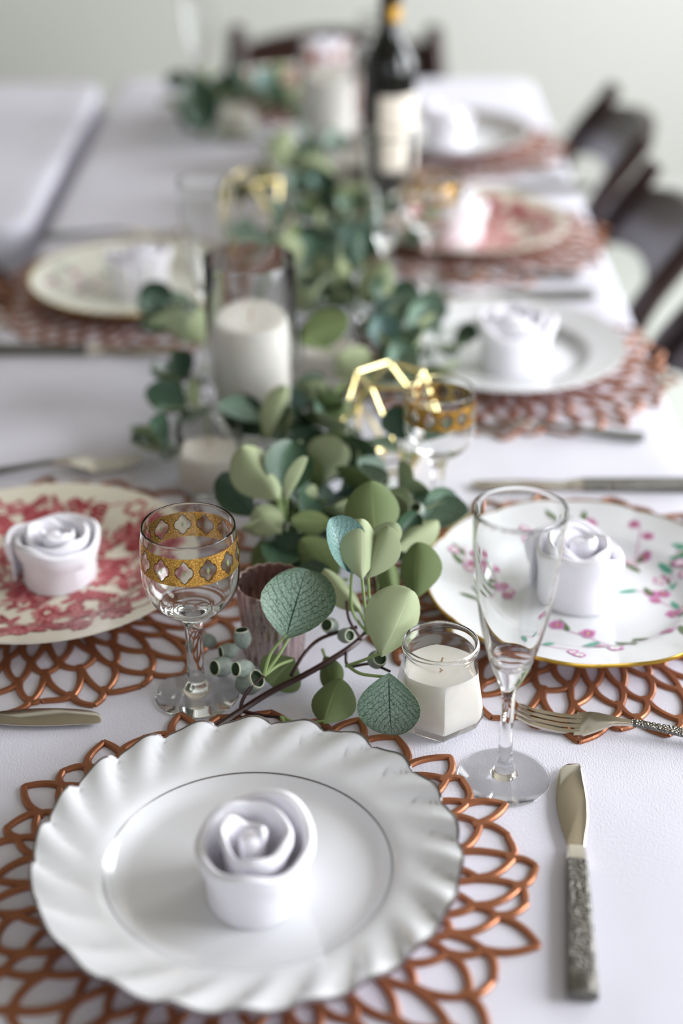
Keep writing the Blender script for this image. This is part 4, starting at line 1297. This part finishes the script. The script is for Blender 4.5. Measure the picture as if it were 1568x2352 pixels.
# --- the rest of the garland
OBST = [(HUR, .052), (HUR2, .052), (MERC, .034), (WH1, .040), (WH2, .040), (BOT, .045)] + [(p, .042) for p in VOT] + \
       [(P(453, 1597), .04), (P(1002, 1195), .040), (Vector((-.138, 1.56, 0)), .034), (Vector((.052, 1.735, 0)), .034), (Vector((.055, 2.36, 0)), .034), (P(985, 668), .036), (P(1006, 1652), .04)]
def blocked(p, extra=0.0):
    return any(math.hypot(p.x - o.x, p.y - o.y) < r + extra and p.z < TZ + .16 for o, r in OBST)
rg = random.Random(21)
gpath = [(800, 1250), (745, 1180), (720, 1080), (775, 980), (838, 870), (815, 720), (795, 600), (745, 500), (715, 400), (640, 320), (545, 265), (475, 235)]
vine = [P(x, y, .016) for x, y in gpath]
vs = smooth_path(vine, 10)
mainv = branch([(vine, .0026, .0020, 0)], 'vine')
for r_ in LVB:
    pp = []; a = place_leaf(r_, pp); pts = pp[0][0]
    j = min(range(len(vs)), key=lambda k: (vs[k] - pts[0]).length)
    tw = branch([([vs[j]] + pts, .0013, .0011, 1)], 'twig'); leaf_at(*a, tw)
clusters = []
for i in range(96):
    t = i / 95; p = vs[min(len(vs) - 1, int(t * (len(vs) - 1)))]
    wdt = .040 if t < .3 else .050
    for s_ in range(1):
        off = rg.gauss(0, wdt); q = p + Vector((max(-.085, min(.085, off)), rg.uniform(-.03, .03), rg.uniform(.0, .028)))
        clusters.append((p, q, t))
for (px, py, z) in ((455, 955, .03), (440, 900, .035), (395, 1045, .015), (560, 985, .03), (600, 960, .04), (640, 985, .04), (445, 760, .04), (420, 735, .05), (450, 215, .05), (455, 250, .05), (470, 270, .03), (905, 830, .04), (880, 640, .04), (870, 620, .05), (660, 600, .06), (740, 640, .06)):
    q = P(px, py, z); j = min(range(len(vs)), key=lambda k: (vs[k] - q).length); clusters.append((vs[j], q, j / len(vs)))
cnt = 0
for (p, q, t) in clusters:
    if blocked(q): continue
    if any(abs(q.x - o.x) < wx_ and o.y - dy_ < q.y < o.y for o, wx_, dy_ in [(VOT[1], .040, .13), (VOT[2], .045, .22), (VOT[3], .035, .12), (HUR, .035, .09)]): continue
    pts = [p, (p + q) / 2 + Vector((0, 0, .006)), q]
    paths = [(pts, .0013, .0010, 0)]
    lv = []
    k_n = rg.choice((3, 3, 4))
    a0 = rg.uniform(0, 6.28)
    side = q - p; side.z = 0
    for k in range(k_n):
        a = a0 + 2 * PI * k / k_n + rg.uniform(-.5, .5)
        d = Vector((math.cos(a) + side.x * 8, math.sin(a) * .8 - .15, rg.uniform(.15, 1.15))).normalized()
        L = rg.uniform(.036, .050); b = q + d * rg.uniform(.008, .018); tp_ = b + d * L
        if tp_.z < TZ + .018: tp_.z = TZ + .018
        if blocked(tp_, .004) or blocked(b, .002) or blocked((b + tp_) / 2, .008): continue
        n_ = Vector((rg.gauss(0, .6), rg.gauss(0, .6), 1.0))
        n_ = (n_ - d * n_.dot(d)).normalized()
        key = rg.choice(('v', 'd', 'v', 'o', 'b', 'v', 'd'))
        lv.append((b, tp_, L * rg.uniform(.78, .98), n_, key, rg.choice((0, 0, 1, 2, 1))))
        paths.append(([q, (q + b) / 2 + Vector((0, 0, .002)), b + d * .003], .0012, .0010, 1))
    if not lv: continue
    tw = branch(paths, 'twig')
    for a in lv: leaf_at(*a, tw); cnt += 1
    if rg.random() < .35:
        for _ in range(3):
            pp = q + Vector((rg.uniform(-.012, .012), rg.uniform(-.015, .01), rg.uniform(-.004, .012)))
            if pp.z > TZ + .004 and not blocked(pp): pod(pp, Vector((rg.gauss(0, .6), -.4, .6)), rg.uniform(.9, 1.25), tw)

print('garland leaves', cnt + len(LV) + len(LVB))
